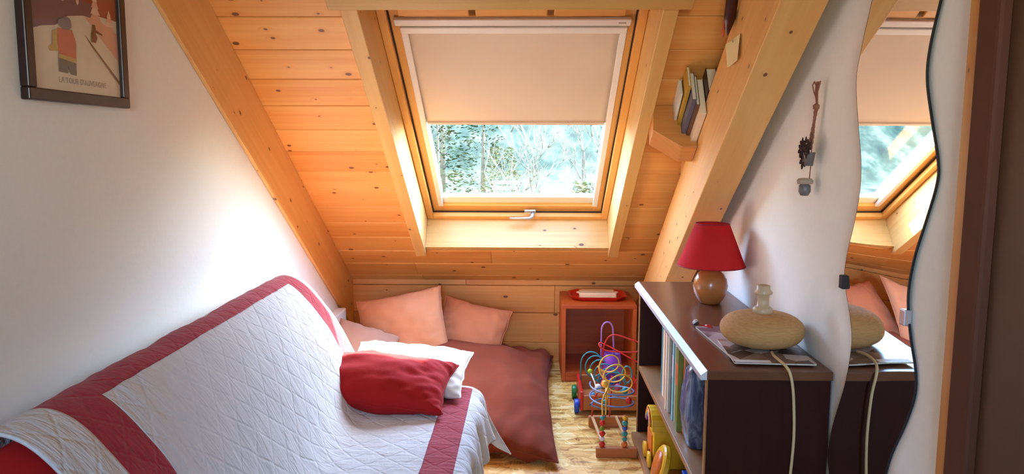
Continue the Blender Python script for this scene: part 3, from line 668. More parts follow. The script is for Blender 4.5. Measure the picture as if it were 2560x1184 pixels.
# ------------------------------------------------------------------ wooden crate with tray
M_crate = pine('orange_stained_crate_wood', rgb(200, 92, 28), rgb(164, 62, 14), 2, 0.4, 0.4, tint=0.02, kcol=(90, 30, 10))
M_cratex = pine('orange_stained_crate_board', rgb(200, 92, 28), rgb(164, 62, 14), 0, 0.4, 0.4, tint=0.02, kcol=(90, 30, 10))
crate = empty('wooden_crate', (0.40, 4.44, 0)); tagp(crate, 'orange-brown open-fronted wooden crate against the back wall', 'crate')
cw, cd, ch, ct = 0.212, 0.20, 0.45, 0.022
box('side_panel', -cw, -cw+ct, -cd, cd, 0, ch-ct, M_crate, crate, 0.002); box('side_panel', cw-ct, cw, -cd, cd, 0, ch-ct, M_crate, crate, 0.002)
box('top_panel', -cw, cw, -cd, cd, ch-ct, ch, M_cratex, crate, 0.002); box('bottom_panel', -cw+ct, cw-ct, -cd, cd, 0.03, 0.055, M_cratex, crate, 0.002)
box('back_panel', -cw+ct, cw-ct, cd-0.012, cd-0.001, 0.055, ch-ct, M_cratex, crate)
box('front_rail', -cw+ct, cw-ct, -cd, -cd+0.02, 0.0, 0.03, M_cratex, crate, 0.001)
def octo(w, d, c): return [(-w+c, -d), (w-c, -d), (w, -d+c), (w, d-c), (w-c, d), (-w+c, d), (-w, d-c), (-w, -d+c)]
tray = empty('red_tray', (0.405, 4.455, 0.451)); tagp(tray, 'red plastic tray with cut corners on top of the crate', 'tray')
M_redp = plain('red_plastic', rgb(214, 40, 26), 0.3, 0.04)
bm = bmesh.new()
rings = []
for (w, d, z) in ((0.145, 0.105, 0.0), (0.165, 0.125, 0.024), (0.168, 0.128, 0.024), (0.160, 0.120, 0.020), (0.142, 0.102, 0.004)):
    rings.append([bm.verts.new((x, y, z)) for x, y in octo(w, d, 0.05)])
bm.faces.new(rings[0][::-1]); bm.faces.new(rings[-1])
for A, B in zip(rings, rings[1:]):
    for k in range(8): bm.faces.new((A[k], A[(k+1) % 8], B[(k+1) % 8], B[k]))
link('tray_body', mesh_bm(bm), M_redp, tray)
dish = empty('cream_dish', (0.405, 4.455, 0.456)); tagp(dish, 'flat cream dish with curled handles standing on the red tray', 'dish')
M_creamp = plain('cream_ceramic', rgb(244, 212, 160), 0.35, 0.03)
prism('dish_body', [(-0.105, -0.062), (-0.02, -0.066), (0.02, -0.066), (0.105, -0.062), (0.112, -0.045), (0.100, -0.02), (0.100, 0.03), (0.108, 0.05), (0.09, 0.066), (-0.09, 0.066), (-0.108, 0.05), (-0.100, 0.03), (-0.100, -0.02), (-0.112, -0.045)], 0.0, 0.032, M_creamp, dish, None, 0.005)
for s in (-1, 1): tube('curled_handle', [(s*(0.100+0.02*sin(k*0.5)), -0.012+0.03*(k/6), 0.024) for k in range(7)], 0.005, M_creamp, dish, 8)

# ------------------------------------------------------------------ bookcase
M_bcase = pine('brown_laminate', rgb(126, 78, 48), rgb(96, 54, 32), 1, 0.0, 0.30, tint=0.02)
M_bside = pine('shaded_side_laminate', rgb(60, 22, 13), rgb(44, 14, 8), 2, 0.0, 0.6, tint=0.02)  # colour darkened to stand for the little light on the near side
M_bshelf = pine('oak_shelf_laminate', rgb(176, 124, 72), rgb(142, 92, 50), 1, 0.0, 0.4, tint=0.02)
M_bside.node_tree.nodes['Principled BSDF'].inputs['Specular IOR Level'].default_value = 0.2
M_edge = plain('sky_sheen_edge_strip', rgb(226, 224, 226), 0.16, 0.02)  # light chamfer, whitened in colour for the sky it reflects
bx0, bx1, by0, by1, bh = 0.505, 0.855, 2.10, 3.44, 0.735
bc = empty('bookcase', (0.68, 2.77, 0)); tagp(bc, 'low dark brown bookcase standing along the right wall', 'bookcase')
Mb = Matrix.Translation((-0.68, -2.77, 0))
box('top_board', bx0-0.002, bx1, by0-0.012, by1+0.012, bh-0.026, bh, M_bcase, bc, 0.002, Mb)
bm = bmesh.new()
pf = [(bx0-0.0025, bh-0.026), (bx0-0.020, bh-0.026), (bx0-0.020, bh-0.012), (bx0-0.0025, bh+0.001)]
A = [bm.verts.new((x, by0-0.012, z)) for x, z in pf]; B = [bm.verts.new((x, by1+0.012, z)) for x, z in pf]
bm.faces.new(A); bm.faces.new(B[::-1])
for i in range(4): bm.faces.new((A[i], A[(i+1) % 4], B[(i+1) % 4], B[i]))
link('edge_strip', mesh_bm(bm), M_edge, bc, Mb)
for y in (by0, by1-0.02):
    box('side_panel', bx0+0.004, bx1, y, y+0.02, 0.0, bh-0.026, M_bside, bc, 0.001, Mb)
    box('panel_edge', bx0, bx0+0.0038, y, y+0.02, 0.0, bh-0.026, M_bshelf, bc, 0.0, Mb)
box('shelf_board', bx0+0.004, bx1-0.01, by0+0.02, by1-0.02, 0.326, 0.348, M_bshelf, bc, 0.001, Mb)
box('bottom_board', bx0-0.025, bx1-0.01, by0+0.02, by1-0.02, 0.0, 0.03, M_bshelf, bc, 0.002, Mb)
box('back_panel', bx1-0.010, bx1-0.002, by0+0.02, by1-0.02, 0.03, bh-0.026, M_bside, bc, 0, Mb)
# books on the upper shelf, spine towards the room; y runs from far to near
BK = [(0.020, 0.285, 0.19, (112, 146, 144), 'pale grey-green book, farthest on the bookcase shelf', None),
      (0.026, 0.280, 0.20, (16, 116, 122), 'teal book next to the grey-green one on the bookcase shelf', None),
      (0.034, 0.275, 0.20, (236, 206, 172), 'thick cream book beside the teal one on the bookcase shelf', None),
      (0.026, 0.272, 0.20, (238, 196, 178), 'pale pink book between cream and red on the bookcase shelf', None),
      (0.016, 0.275, 0.20, (196, 40, 36), 'thin red book on the bookcase shelf', None),
      (0.022, 0.262, 0.19, (86, 40, 52), 'dark plum book beside the red one on the bookcase shelf', None),
      (0.030, 0.268, 0.19, (40, 52, 98), 'navy blue book on the bookcase shelf', (150, 150, 160)),
      (0.018, 0.295, 0.235, (228, 206, 172), 'tall cream book protruding beside the navy one on the bookcase shelf', None),
      (0.020, 0.295, 0.230, (216, 200, 176), 'tall beige book in the middle of the bookcase shelf', None),
      (0.046, 0.290, 0.215, (66, 46, 44), 'thick dark brown book on the bookcase shelf', (90, 74, 74)),
      (0.026, 0.298, 0.225, (136, 186, 186), 'pale aqua book on the bookcase shelf', (196, 206, 204)),
      (0.016, 0.295, 0.220, (196, 202, 196), 'thin pale grey book after the aqua one on the bookcase shelf', None),
      (0.028, 0.285, 0.220, (92, 50, 30), 'rust brown book on the bookcase shelf', (70, 60, 44)),
      (0.040, 0.298, 0.240, (126, 132, 44), 'olive green book with orange banded top on the bookcase shelf', (214, 110, 40)),
      (0.022, 0.292, 0.200, (222, 150, 96), 'white and orange book before the blue bag on the bookcase shelf', (226, 120, 50))]
y = 3.075
for i, (th, h, dep, c, lab, bnd) in enumerate(BK):
    y -= th*1.17+0.002
    Mx = Matrix.Translation((0.527+(0.235-dep)*0.5+0.005*random.random(), y, 0.3482)) @ Euler((rad(random.uniform(-0.4, 0.4)), 0, 0)).to_matrix().to_4x4()
    e = book_local('book', th*1.17, dep, h, cov('shelf_%d' % i, rgb(*c)), M_pages, Mx=Mx, band=cov('band_%d' % i, rgb(*bnd)) if bnd else None)
    tagp(e, lab, 'book', 'books on the bookcase shelf')
YB = y
bag = empty('blue_plastic_bag', (0.522, YB-0.085, 0.3485)); tagp(bag, 'blue-grey crumpled plastic bag standing at the near end of the bookcase shelf', 'bag')
def bagmat():
    m = NT('blue_plastic_film'); v, *_ = m.obj(); n1 = m.noise(m.comb(m.math('MULTIPLY', _[0], 30), m.math('MULTIPLY', _[1], 30), m.math('MULTIPLY', _[2], 6)), 1.0, 4, 0.6, 1.0)
    m.l(m.ramp(n1.outputs[0], [(0.35, rgb(44, 52, 88)), (0.52, rgb(92, 102, 134)), (0.70, rgb(176, 184, 198))]), m.b.inputs['Base Color']); m.b.inputs['Roughness'].default_value = 0.22
    m.bump(n1.outputs[0], 0.3, 0.01); return m.m
bm = bmesh.new(); nr, nk = 26, 28; rings = []
for i in range(nr+1):
    f = i/nr; z = 0.002+0.305*f; ring = []
    sc = (0.86+0.25*sin(pi*min(1, f*1.1)))*(1 if f < 0.85 else 1-(f-0.85)*3.2)
    for k in range(nk):
        a = 2*pi*k/nk; rx, ry = 0.085*sc, 0.060*sc
        ca, sa = cos(a), sin(a); x = rx*0.8*math.copysign(abs(ca)**0.6, ca); yv = ry*math.copysign(abs(sa)**0.6, sa)
        w_ = 0.010*nz(a*2.2, z*14, 2)+0.006*nz(a*6, z*30, 5)
        ring.append(bm.verts.new((x*(1+w_*6)+0.075, yv*(1+w_*6), z)))
    rings.append(ring)
for A, B in zip(rings, rings[1:]):
    for k in range(nk): bm.faces.new((A[k], A[(k+1) % nk], B[(k+1) % nk], B[k]))
bm.faces.new(rings[0][::-1]); bm.faces.new(rings[-1])
link('bag_film', mesh_bm(bm), bagmat(), bag, smooth=True)
lathe('rolled_paper', [(0, 0.0), (0.022, 0.0), (0.022, 0.29), (0.017, 0.291), (0.016, 0.27), (0, 0.27)], plain('grey_roll', rgb(150, 146, 140), 0.7, 0.05), bag, 18, T(0.085, -0.09, 0.001))

# lower shelf: toys and boxes
M_yel = plain('yellow_toy_paint', rgb(240, 184, 36), 0.35, 0.05); M_ora = plain('orange_toy_paint', rgb(222, 112, 30), 0.35, 0.05); M_grn = plain('green_toy_paint', rgb(112, 138, 30), 0.4, 0.05)
M_blu = plain('blue_toy_paint', rgb(32, 72, 176), 0.35, 0.05); M_red = plain('red_toy_paint', rgb(208, 36, 28), 0.3, 0.04); M_tur = plain('turquoise_toy_paint', rgb(52, 150, 150), 0.3, 0.04); M_pur = plain('purple_toy_paint', rgb(136, 60, 156), 0.3, 0.04)
M_whi = plain('white_card', rgb(232, 228, 224), 0.5, 0.02); M_pnk = plain('pink_card', rgb(206, 74, 110), 0.5, 0.04); M_toywood = pine('toy_wood', rgb(206, 130, 66), rgb(172, 92, 40), 0, 0.0, 0.4, tint=0.02); M_pale = pine('pale_toy_wood', rgb(232, 190, 132), rgb(206, 156, 96), 0, 0.0, 0.4, tint=0.02)
th_ = empty('toy_house', (0.545, 3.08, 0.031)); tagp(th_, 'yellow and orange wooden toy house on the bottom shelf of the bookcase', 'toy')
box('house_body', -0.03, 0.13, -0.075, 0.085, 0.0, 0.16, M_yel, th_, 0.004)
box('orange_door_panel', -0.036, -0.0305, -0.045, 0.055, 0.015, 0.135, M_ora, th_, 0.002)
lathe('door_knob', [(0, 0), (0.006, 0), (0.006, 0.005), (0, 0.007)], plain('dark_knob', rgb(70, 40, 20), 0.5), th_, 10, T(-0.036, -0.02, 0.06, 0, -90, 0))
box('green_gable', -0.034, 0.10, -0.06, 0.05, 0.161, 0.195, M_grn, th_, 0.003)
bm = bmesh.new()
for k in range(11):
    a0, a1 = pi*k/10*0.9+0.15, pi*(k+1)/10*0.9+0.15
    bm_box(bm, -0.04, 0.12, -0.012, 0.012, -0.004, 0.004, 0.0015, 1, Matrix.Translation((0, 0.0+0.085*cos(a0), 0.165+0.075*sin(a0))) @ Euler((a0+pi/2, 0, 0)).to_matrix().to_4x4())
link('curved_roof', mesh_bm(bm), M_yel, th_)
for k in range(4): tube('striped_arch', [(-0.043, (0.055-0.008*k)*cos(a), 0.175+(0.055-0.008*k)*sin(a)) for a in [pi*j/12 for j in range(13)]], 0.0045, (M_ora, M_yel, M_tur, M_pur)[k], th_, 6)
for s in (-1, 1): lathe('scalloped_wheel', [(0, 0), (0.032, 0), (0.034, 0.004), (0.034, 0.012), (0, 0.014)], M_yel, th_, 12, T(-0.038, s*0.055, 0.035, 0, -90, 0))
tc = empty('toy_disc', (0.50, 2.84, 0.031)); tagp(tc, 'round orange and yellow toy disc leaning in front of the toy house', 'toy')
lathe('disc', [(0, 0), (0.075, 0), (0.082, 0.006), (0.082, 0.022), (0.075, 0.028), (0, 0.028)], M_yel, tc, 30, T(0.03, 0.0, 0.085, 0, -72, 0), False)
lathe('inner_disc', [(0, 0), (0.055, 0), (0.055, 0.006), (0, 0.008)], M_ora, tc, 24, T(0.004, 0.0, 0.094, 0, -72, 0))
lathe('feet', [(0, 0), (0.012, 0), (0.012, 0.012), (0, 0.014)], M_ora, tc, 12, T(0.035, 0, 0.0))
gb = empty('game_box', (0.515, 2.62, 0.031)); tagp(gb, 'white game box with a pink printed panel on the bottom shelf', 'box')
box('box_body', 0.0, 0.20, -0.075, 0.105, 0.0, 0.085, M_whi, gb, 0.003); box('printed_panel', -0.0012, 0.0, -0.055, 0.085, 0.012, 0.072, M_pnk, gb); box('top_panel_print', 0.02, 0.17, -0.055, 0.085, 0.0852, 0.0862, M_pnk, gb)
gb2 = empty('blue_box', (0.57, 2.62, 0.1185)); tagp(gb2, 'flat blue box lying on the game box', 'box')
box('box_body', 0.0, 0.20, -0.11, 0.07, 0.0, 0.05, M_blu, gb2, 0.003); box('lid', -0.003, 0.203, -0.113, 0.073, 0.036, 0.052, M_blu, gb2, 0.003)
gb3 = empty('green_box', (0.60, 2.64, 0.1722)); tagp(gb3, 'green and brown cardboard box on the blue box, printed with pale spots', 'box')
box('box_body', 0.0, 0.18, -0.10, 0.06, 0.0, 0.05, plain('green_card', rgb(96, 128, 60), 0.5, 0.05), gb3, 0.003); box('brown_panel', -0.0012, 0.0, -0.095, 0.02, 0.004, 0.044, plain('brown_card', rgb(112, 70, 44), 0.5, 0.05), gb3)
for k in range(3): lathe('pale_spot', [(0, 0), (0.010, 0), (0.010, 0.0008), (0, 0.001)], M_creamp, gb3, 12, T(-0.0014, -0.06+k*0.032, 0.026, 0, -90, 0))
gb4 = empty('white_box', (0.53, 2.40, 0.031)); tagp(gb4, 'white box with a brown patch at the near end of the bottom shelf', 'box')
box('box_body', 0.0, 0.26, -0.06, 0.07, 0.0, 0.12, M_whi, gb4, 0.003); box('brown_patch', -0.0012, 0.0, -0.03, 0.04, 0.03, 0.09, plain('brown_patch', rgb(130, 80, 50), 0.6), gb4)

# things on the bookcase
BT = bh+0.0003
lamp = empty('table_lamp', (0.722, 3.0, BT)); tagp(lamp, 'small table lamp with red shade and round wooden base', 'lamp')
M_lampwood = plain('varnished_beech', rgb(186, 112, 58), 0.22, 0.08, scale=10)
lathe('base', [(0, 0), (0.038, 0.0), (0.042, 0.004), (0.052, 0.018), (0.064, 0.045), (0.068, 0.070), (0.063, 0.098), (0.050, 0.120), (0.030, 0.134), (0.016, 0.140), (0.014, 0.150), (0, 0.150)], M_lampwood, lamp, 32)
lathe('socket', [(0, 0.15), (0.014, 0.15), (0.014, 0.20), (0, 0.20)], M_white, lamp, 16)
def shademat():
    m = NT('red_lampshade_cloth'); v, *_ = m.obj(); n1 = m.noise(v, 300, 2)
    m.l(m.mix(n1.outputs[0], rgb(232, 50, 54), rgb(242, 66, 68)), m.b.inputs['Base Color']); m.b.inputs['Roughness'].default_value = 0.85; m.b.inputs['Specular IOR Level'].default_value = 0.15
    tl = m.n('ShaderNodeBsdfTranslucent'); tl.inputs[0].default_value = rgb(220, 60, 50); mx = m.n('ShaderNodeMixShader'); mx.inputs[0].default_value = 0.5
    m.l(m.b.outputs[0], mx.inputs[1]); m.l(tl.outputs[0], mx.inputs[2]); m.l(mx.outputs[0], m.out.inputs[0]); return m.m
sh = lathe('lamp_shade', [(0.132, 0.152), (0.066, 0.318), (0.0645, 0.318), (0.1305, 0.152), (0.132, 0.152)], shademat(), lamp, 40)
for (r_, z) in ((0.1315, 0.152), (0.0655, 0.318)): tube('shade_rim', [(r_*cos(2*pi*k/40), r_*sin(2*pi*k/40), z) for k in range(40)], 0.0022, plain('dark_red_tape', rgb(150, 18, 26), 0.8), sh, 6, True)
for k in range(3): tube('shade_spoke', [(0.014*cos(k*2.09), 0.014*sin(k*2.09), 0.20), (0.1*cos(k*2.09), 0.1*sin(k*2.09), 0.205)], 0.0015, M_steel, sh, 5)

mag1 = empty('magazine', (0.68, 2.40, BT), rot=(0, 0, rad(4))); tagp(mag1, 'pale magazine with a white page under the woven lamp base', 'magazine', 'magazines on the bookcase')
def magmat(n, a, b, c_):
    m = NT(n); v, *_ = m.obj(); vo = m.n('ShaderNodeTexVoronoi'); vo.inputs['Scale'].default_value = 14; m.l(v, vo.inputs['Vector']); sc = m.n('ShaderNodeSeparateColor'); m.l(vo.outputs['Color'], sc.inputs[0])
    nn = m.noise(v, 9, 3); f = m.math('ADD', m.math('MULTIPLY', sc.outputs[0], 0.4), m.math('MULTIPLY', nn.outputs[0], 0.6))
    m.l(m.ramp(f, [(0.35, a), (0.5, b), (0.62, c_)]), m.b.inputs['Base Color']); m.b.inputs['Roughness'].default_value = 0.25; return m.m
box('pages', -0.09, 0.11, -0.165, 0.19, 0.0, 0.005, M_pages, mag1); box('cover', -0.091, 0.111, -0.166, 0.191, 0.005, 0.0056, magmat('lilac_magazine_print', rgb(206, 192, 192), rgb(196, 180, 184), rgb(130, 110, 114)), mag1)
mag2 = empty('magazine', (0.715, 2.27, BT+0.006), rot=(0, 0, rad(-3))); tagp(mag2, 'darker photo magazine overlapping the table edge under the woven lamp', 'magazine', 'magazines on the bookcase')
box('pages', -0.115, 0.115, -0.135, 0.12, 0.0, 0.004, M_pages, mag2); box('cover', -0.116, 0.116, -0.136, 0.121, 0.004, 0.0046, magmat('brown_magazine_print', rgb(84, 62, 54), rgb(150, 120, 104), rgb(206, 190, 180)), mag2)
box('title_strip', -0.112, -0.01, -0.133, -0.108, 0.0047, 0.005, M_whi, mag2)

wl = empty('woven_lamp_base', (0.725, 2.33, BT+0.0115)); tagp(wl, 'round flattened wicker lamp base without shade, on magazines', 'lamp')
def wicker():
    m = NT('wound_straw_rope'); v, x, y, z = m.obj()
    w = m.math('SINE', m.math('MULTIPLY', z, 900.0)); n1 = m.noise(v, 120, 3); n2 = m.noise(m.comb(m.math('MULTIPLY', x, 60), m.math('MULTIPLY', y, 60), m.math('MULTIPLY', z, 500)), 1, 2)
    m.l(m.mix(n2.outputs[0], rgb(176, 120, 62), rgb(222, 172, 108)), m.b.inputs['Base Color']); m.b.inputs['Roughness'].default_value = 0.85
    m.bump(m.math('ADD', m.math('MULTIPLY', n1.outputs[0], 0.6), m.math('MULTIPLY', n2.outputs[0], 0.9)), 0.4, 0.004); return m.m
M_wick = wicker(); bm = bmesh.new()
pr = [(0.0, 0.0)]
for k in range(61):
    a = -pi/2+pi*k/60; rr_ = 0.060+0.066*abs(cos(a))**0.75 if True else 0
    rr_ = 0.126*max(0.0, cos(a))**0.62; z = 0.052+0.052*sin(a)
    pr.append((max(rr_, 0.0)+0.0012*(k % 2), z))
pr = [p for p in pr if p[0] > 0.02 or p[1] < 0.01]; pr[0] = (0, 0.0); pr.append((0.0, 0.104))
bm_lathe(bm, pr, 56)
for v_ in bm.verts: v_.co += Vector((v_.co.x, v_.co.y, 0)).normalized()*0.0012*noise.noise(v_.co*90) if v_.co.xy.length > 0.03 else Vector((0,0,0))
link('wicker_body', mesh_bm(bm), M_wick, wl, smooth=True)
M_sock = plain('cream_bakelite', rgb(206, 174, 134), 0.4, 0.04)
lathe('socket_holder', [(0, 0.098), (0.030, 0.098), (0.030, 0.116), (0.024, 0.122), (0.018, 0.124), (0.018, 0.158), (0.026, 0.162), (0.028, 0.168), (0.020, 0.176), (0.020, 0.188), (0.014, 0.190), (0.013, 0.176), (0, 0.176)], M_sock, wl, 20)
cab = catmull([(0.0, -0.105, 0.006), (-0.008, -0.15, 0.008), (-0.006, -0.20, 0.007), (0.0, -0.235, 0.001), (0.008, -0.2515, -0.02), (0.018, -0.253, -0.08), (0.024, -0.255, -0.20), (0.018, -0.256, -0.34), (0.012, -0.27, -0.50), (0.03, -0.29, -0.66), (0.06, -0.34, -0.735), (0.02, -0.42, -0.742)], 6)
tube('cable', cab, 0.0042, plain('cream_cable', rgb(222, 194, 142), 0.5, 0.03), wl, 8)
pin = empty('pompom_pin', (0.60, 2.60, BT)); tagp(pin, 'small pin with a black and white ball and red clip on the bookcase', 'pin')
lathe('ball', [(0, -0.011), (0.008, -0.008), (0.011, 0), (0.008, 0.008), (0, 0.011)], plain('black_white_felt', rgb(60, 56, 54), 0.8, 0.3, scale=60), pin, 14, T(-0.016, 0.016, 0.0115))
lathe('ball_cap', [(0.0115, 0.0), (0.0085, 0.0085), (0, 0.0118)], M_whi, pin, 14, T(-0.016, 0.016, 0.0115, -20, -35, 0))
tube('stem', [(-0.008, 0.010, 0.008), (0.012, -0.014, 0.006)], 0.002, M_red, pin, 6)
lathe('clip', [(0, -0.016), (0.005, -0.012), (0.0065, 0), (0.005, 0.012), (0, 0.016)], M_red, pin, 10, T(0.020, -0.022, 0.007, 90, 0, 45))

# ------------------------------------------------------------------ toys on the floor
def arc(cx, cz, rx, rz, a0, a1, n=18, y=0.0, dy=0.0):
    return [(cx+rx*cos(a0+(a1-a0)*k/n), y+dy*k/n, cz+rz*sin(a0+(a1-a0)*k/n)) for k in range(n+1)]
def bead(name, p, r, m, parent, el=1.0, rx=0, ry=0):
    lathe(name, [(0.0, -r*el), (r*0.7, -r*el*0.72), (r, 0), (r*0.7, r*el*0.72), (0.0, r*el)], m, parent, 12, T(p[0], p[1], p[2], rx, ry, 0))
cart = empty('toy_cart', (0.40, 3.84, 0)); tagp(cart, 'wooden toy cart with red side, wheels and coiled coloured wires', 'toy')
box('front_board', -0.125, 0.15, -0.145, -0.130, 0.03, 0.105, M_toywood, cart, 0.003); box('rear_board', -0.125, 0.15, 0.150, 0.165, 0.03, 0.12, M_toywood, cart, 0.003)
box('floor_board', -0.125, 0.15, -0.13, 0.15, 0.03, 0.042, M_toywood, cart, 0.002); box('red_side', -0.14, -0.125, -0.145, 0.165, 0.025, 0.125, M_red, cart, 0.004); box('red_side', 0.15, 0.165, -0.145, 0.165, 0.025, 0.125, M_red, cart, 0.004)
for (x, y_, m_) in ((-0.155, -0.10, M_blu), (-0.155, 0.125, plain('green_wheel_paint', rgb(40, 120, 50), 0.35)), (0.18, -0.10, M_red), (0.18, 0.125, M_yel)):
    lathe('wheel', [(0, -0.012), (0.034, -0.012), (0.036, -0.008), (0.036, 0.008), (0.034, 0.012), (0, 0.012)], m_, cart, 20, T(x, y_, 0.036, 0, 90, 0))
coil = []
for k in range(140):
    f = k/139; a = f*2*pi*6.0; coil.append((-0.075+0.13*f+0.050*cos(pi-a)*1.0, 0.06-0.14*f, 0.215-0.07*f+0.085*(0.6+0.25*(1-f))*sin(a)*0.9))
coil = [(-0.125, 0.06, 0.115)]+coil
tube('turquoise_coil', coil, 0.0036, M_tur, cart, 6)
tube('purple_arch', [(-0.02, 0.06, 0.11), (-0.02, 0.06, 0.30)]+arc(0.01, 0.39, 0.03, 0.045, pi, 0, 12, 0.06)+[(0.045, 0.06, 0.30), (0.055, 0.06, 0.11)], 0.0042, plain('lilac_wire', rgb(180, 120, 190), 0.3), cart, 6)
tube('red_wave', catmull([(-0.01, 0.02, 0.11), (-0.012, 0.02, 0.30), (0.03, 0.02, 0.375), (0.12, 0.0, 0.36), (0.185, -0.02, 0.335), (0.16, -0.02, 0.30), (0.02, 0.0, 0.295), (-0.03, 0.01, 0.315), (-0.02, 0.03, 0.33), (0.10, -0.03, 0.28), (0.175, -0.04, 0.23), (0.15, -0.06, 0.16), (0.11, -0.06, 0.11)], 7), 0.0042, M_red, cart, 6)
lathe('purple_cup', [(0, 0), (0.055, 0), (0.058, 0.004), (0.042, 0.155), (0.039, 0.155), (0.053, 0.006), (0, 0.006)], M_pur, cart, 24, T(0.035, 0.03, 0.125))
bead('green_bead', (-0.085, -0.04, 0.20), 0.014, plain('lime_bead', rgb(170, 200, 40), 0.3), cart); bead('white_bead', (-0.05, -0.12, 0.135), 0.019, M_whi, cart, 1.5, 20); bead('pink_bead', (-0.015, -0.10, 0.155), 0.022, plain('pink_bead', rgb(226, 90, 96), 0.3), cart); bead('blue_bead', (-0.075, -0.115, 0.10), 0.014, plain('sky_bead', rgb(90, 160, 196), 0.3), cart)
tube('white_wire', [(-0.085, -0.04, 0.20), (-0.065, -0.09, 0.16), (-0.05, -0.12, 0.10), (-0.06, -0.12, 0.045)], 0.004, M_cream, cart, 6)
maze = empty('bead_maze', (0.391, 3.38, 0)); tagp(maze, 'wooden bead maze toy with yellow wire loops and blue rings', 'toy')
box('front_rail', -0.095, 0.085, -0.195, -0.165, 0.0, 0.045, M_toywood, maze, 0.004); box('rear_rail', -0.10, 0.09, 0.16, 0.185, 0.0, 0.055, M_toywood, maze, 0.004)
for x in (-0.07, 0.045): tube('slat', [(x-0.012, 0.17, 0.05), (x+0.016, -0.17, 0.03)], 0.0075, M_pale, maze, 8)
for (x, cols) in ((-0.068, (M_red, M_whi, M_red, M_grn, M_red, M_tur)), (0.03, (M_ora, M_tur, M_tur, M_blu, M_tur, M_yel))):
    tube('post', [(x, -0.18, 0.04), (x, -0.18, 0.19)], 0.006, M_toywood, maze, 8)
    for k, m_ in enumerate(cols): bead('post_bead', (x, -0.18, 0.058+k*0.024), 0.0145 if k % 2 == 0 else 0.012, m_, maze, 0.85)
M_yw = plain('yellow_wire', rgb(240, 184, 70), 0.25)
YW = [(-0.068, -0.18, 0.19), (-0.066, -0.15, 0.25)]
for k in range(43):
    f = k/42; a = pi-2*pi*2.9*f
    YW.append((0.022-0.045*f+0.062*cos(a)*(1-0.2*f), -0.11+0.26*f, 0.285+0.055*f+0.052*sin(a)))
YW += [(-0.01, 0.165, 0.22), (0.0, 0.17, 0.05)]
tube('yellow_wire', catmull(YW, 3), 0.0038, M_yw, maze, 6)
tube('yellow_wire', catmull([(-0.054, -0.176, 0.19), (-0.050, -0.14, 0.25), (-0.045, -0.09, 0.28), (-0.03, -0.04, 0.26), (-0.03, 0.0, 0.20)], 6), 0.0040, M_yw, maze, 6)
M_ring = plain('steel_blue_wire', rgb(120, 140, 176), 0.25)
rp = []
for k in range(90):
    a = k/89*2*pi*2.0; rp.append((-0.01+0.10*cos(a+pi*0.9), 0.0+0.10*sin(a+pi*0.9), 0.27-0.11*k/89))
tube('blue_rings', rp+[(-0.02, 0.12, 0.10), (-0.02, 0.165, 0.05)], 0.0040, M_ring, maze, 6)
tube('red_wire', [(0.0, 0.17, 0.05), (0.002, 0.12, 0.20), (0.0, 0.09, 0.28)], 0.0042, M_red, maze, 6); tube('red_wire', [(-0.085, 0.17, 0.05), (-0.08, 0.14, 0.14), (-0.07, 0.08, 0.20)], 0.0042, M_red, maze, 6)
tube('turquoise_loop', arc(0.065, 0.30, 0.022, 0.04, 0, 2*pi, 20, 0.05), 0.004, M_tur, maze, 6)
for (p, m_) in (((-0.055, -0.12, 0.31), M_yw), ((0.05, 0.0, 0.24), M_tur), ((0.07, 0.01, 0.19), M_red), ((0.0, 0.10, 0.25), M_blu), ((0.03, 0.11, 0.22), M_pnk), ((-0.04, 0.03, 0.17), M_tur)): bead('bead', p, 0.016, m_, maze, 1.1)

# ------------------------------------------------------------------ garden and hillside outside the skylight
def extmat(name, stops, scale, rough=0.9, stretch=(1,1,1)):
    m = NT(name); v, *_ = m.obj(); mp = m.n('ShaderNodeMapping'); mp.inputs['Scale'].default_value = stretch; m.l(v, mp.inputs['Vector'])
    nn = m.noise(mp.outputs[0], scale, 6, 0.65); stops = [(p, (0.17*c[0], 0.150*c[1], 0.118*c[2], 1)) for p, c in stops]; m.l(m.ramp(nn.outputs[0], stops), m.b.inputs['Base Color']); m.b.inputs['Roughness'].default_value = rough; m.b.inputs['Specular IOR Level'].default_value = 0.1; return m.m
bm = bmesh.new(); gx, gy = 60, 60; vv = []
for j in range(gy+1):
    for i in range(gx+1):
        x = -40+80*i/gx; y_ = 8+100*(j/gy)**1.3
        z = -2.6+max(0, y_-24)*0.10+max(0, y_-42)*0.45+0.5*nz(x*0.12, y_*0.12)+(1.4*nz(x*0.3, y_*0.3, 7) if y_ > 50 else 0)
        vv.append(bm.verts.new((x, y_, z)))
for j in range(gy):
    for i in range(gx): bm.faces.new((vv[j*(gx+1)+i], vv[j*(gx+1)+i+1], vv[(j+1)*(gx+1)+i+1], vv[(j+1)*(gx+1)+i]))
hill = link('hillside', mesh_bm(bm), extmat('wooded_hillside', [(0.32, rgb(44, 84, 74)), (0.48, rgb(92, 128, 112)), (0.60, rgb(150, 168, 150)), (0.75, rgb(196, 200, 180))], 0.9, stretch=(1, 0.6, 0.5)), smooth=True); hill['kind'] = 'structure'
M_bark = extmat('pale_bark', [(0.3, rgb(150, 140, 124)), (0.7, rgb(206, 200, 184))], 6); M_twig = extmat('pale_twigs', [(0.3, rgb(200, 206, 190)), (0.7, rgb(250, 252, 240))], 3)
M_con = extmat('conifer_needles', [(0.3, rgb(40, 84, 60)), (0.6, rgb(96, 132, 76)), (0.8, rgb(168, 180, 110))], 2.2); M_shr = extmat('spring_leaves', [(0.3, rgb(120, 142, 84)), (0.7, rgb(206, 206, 140))], 2.0)
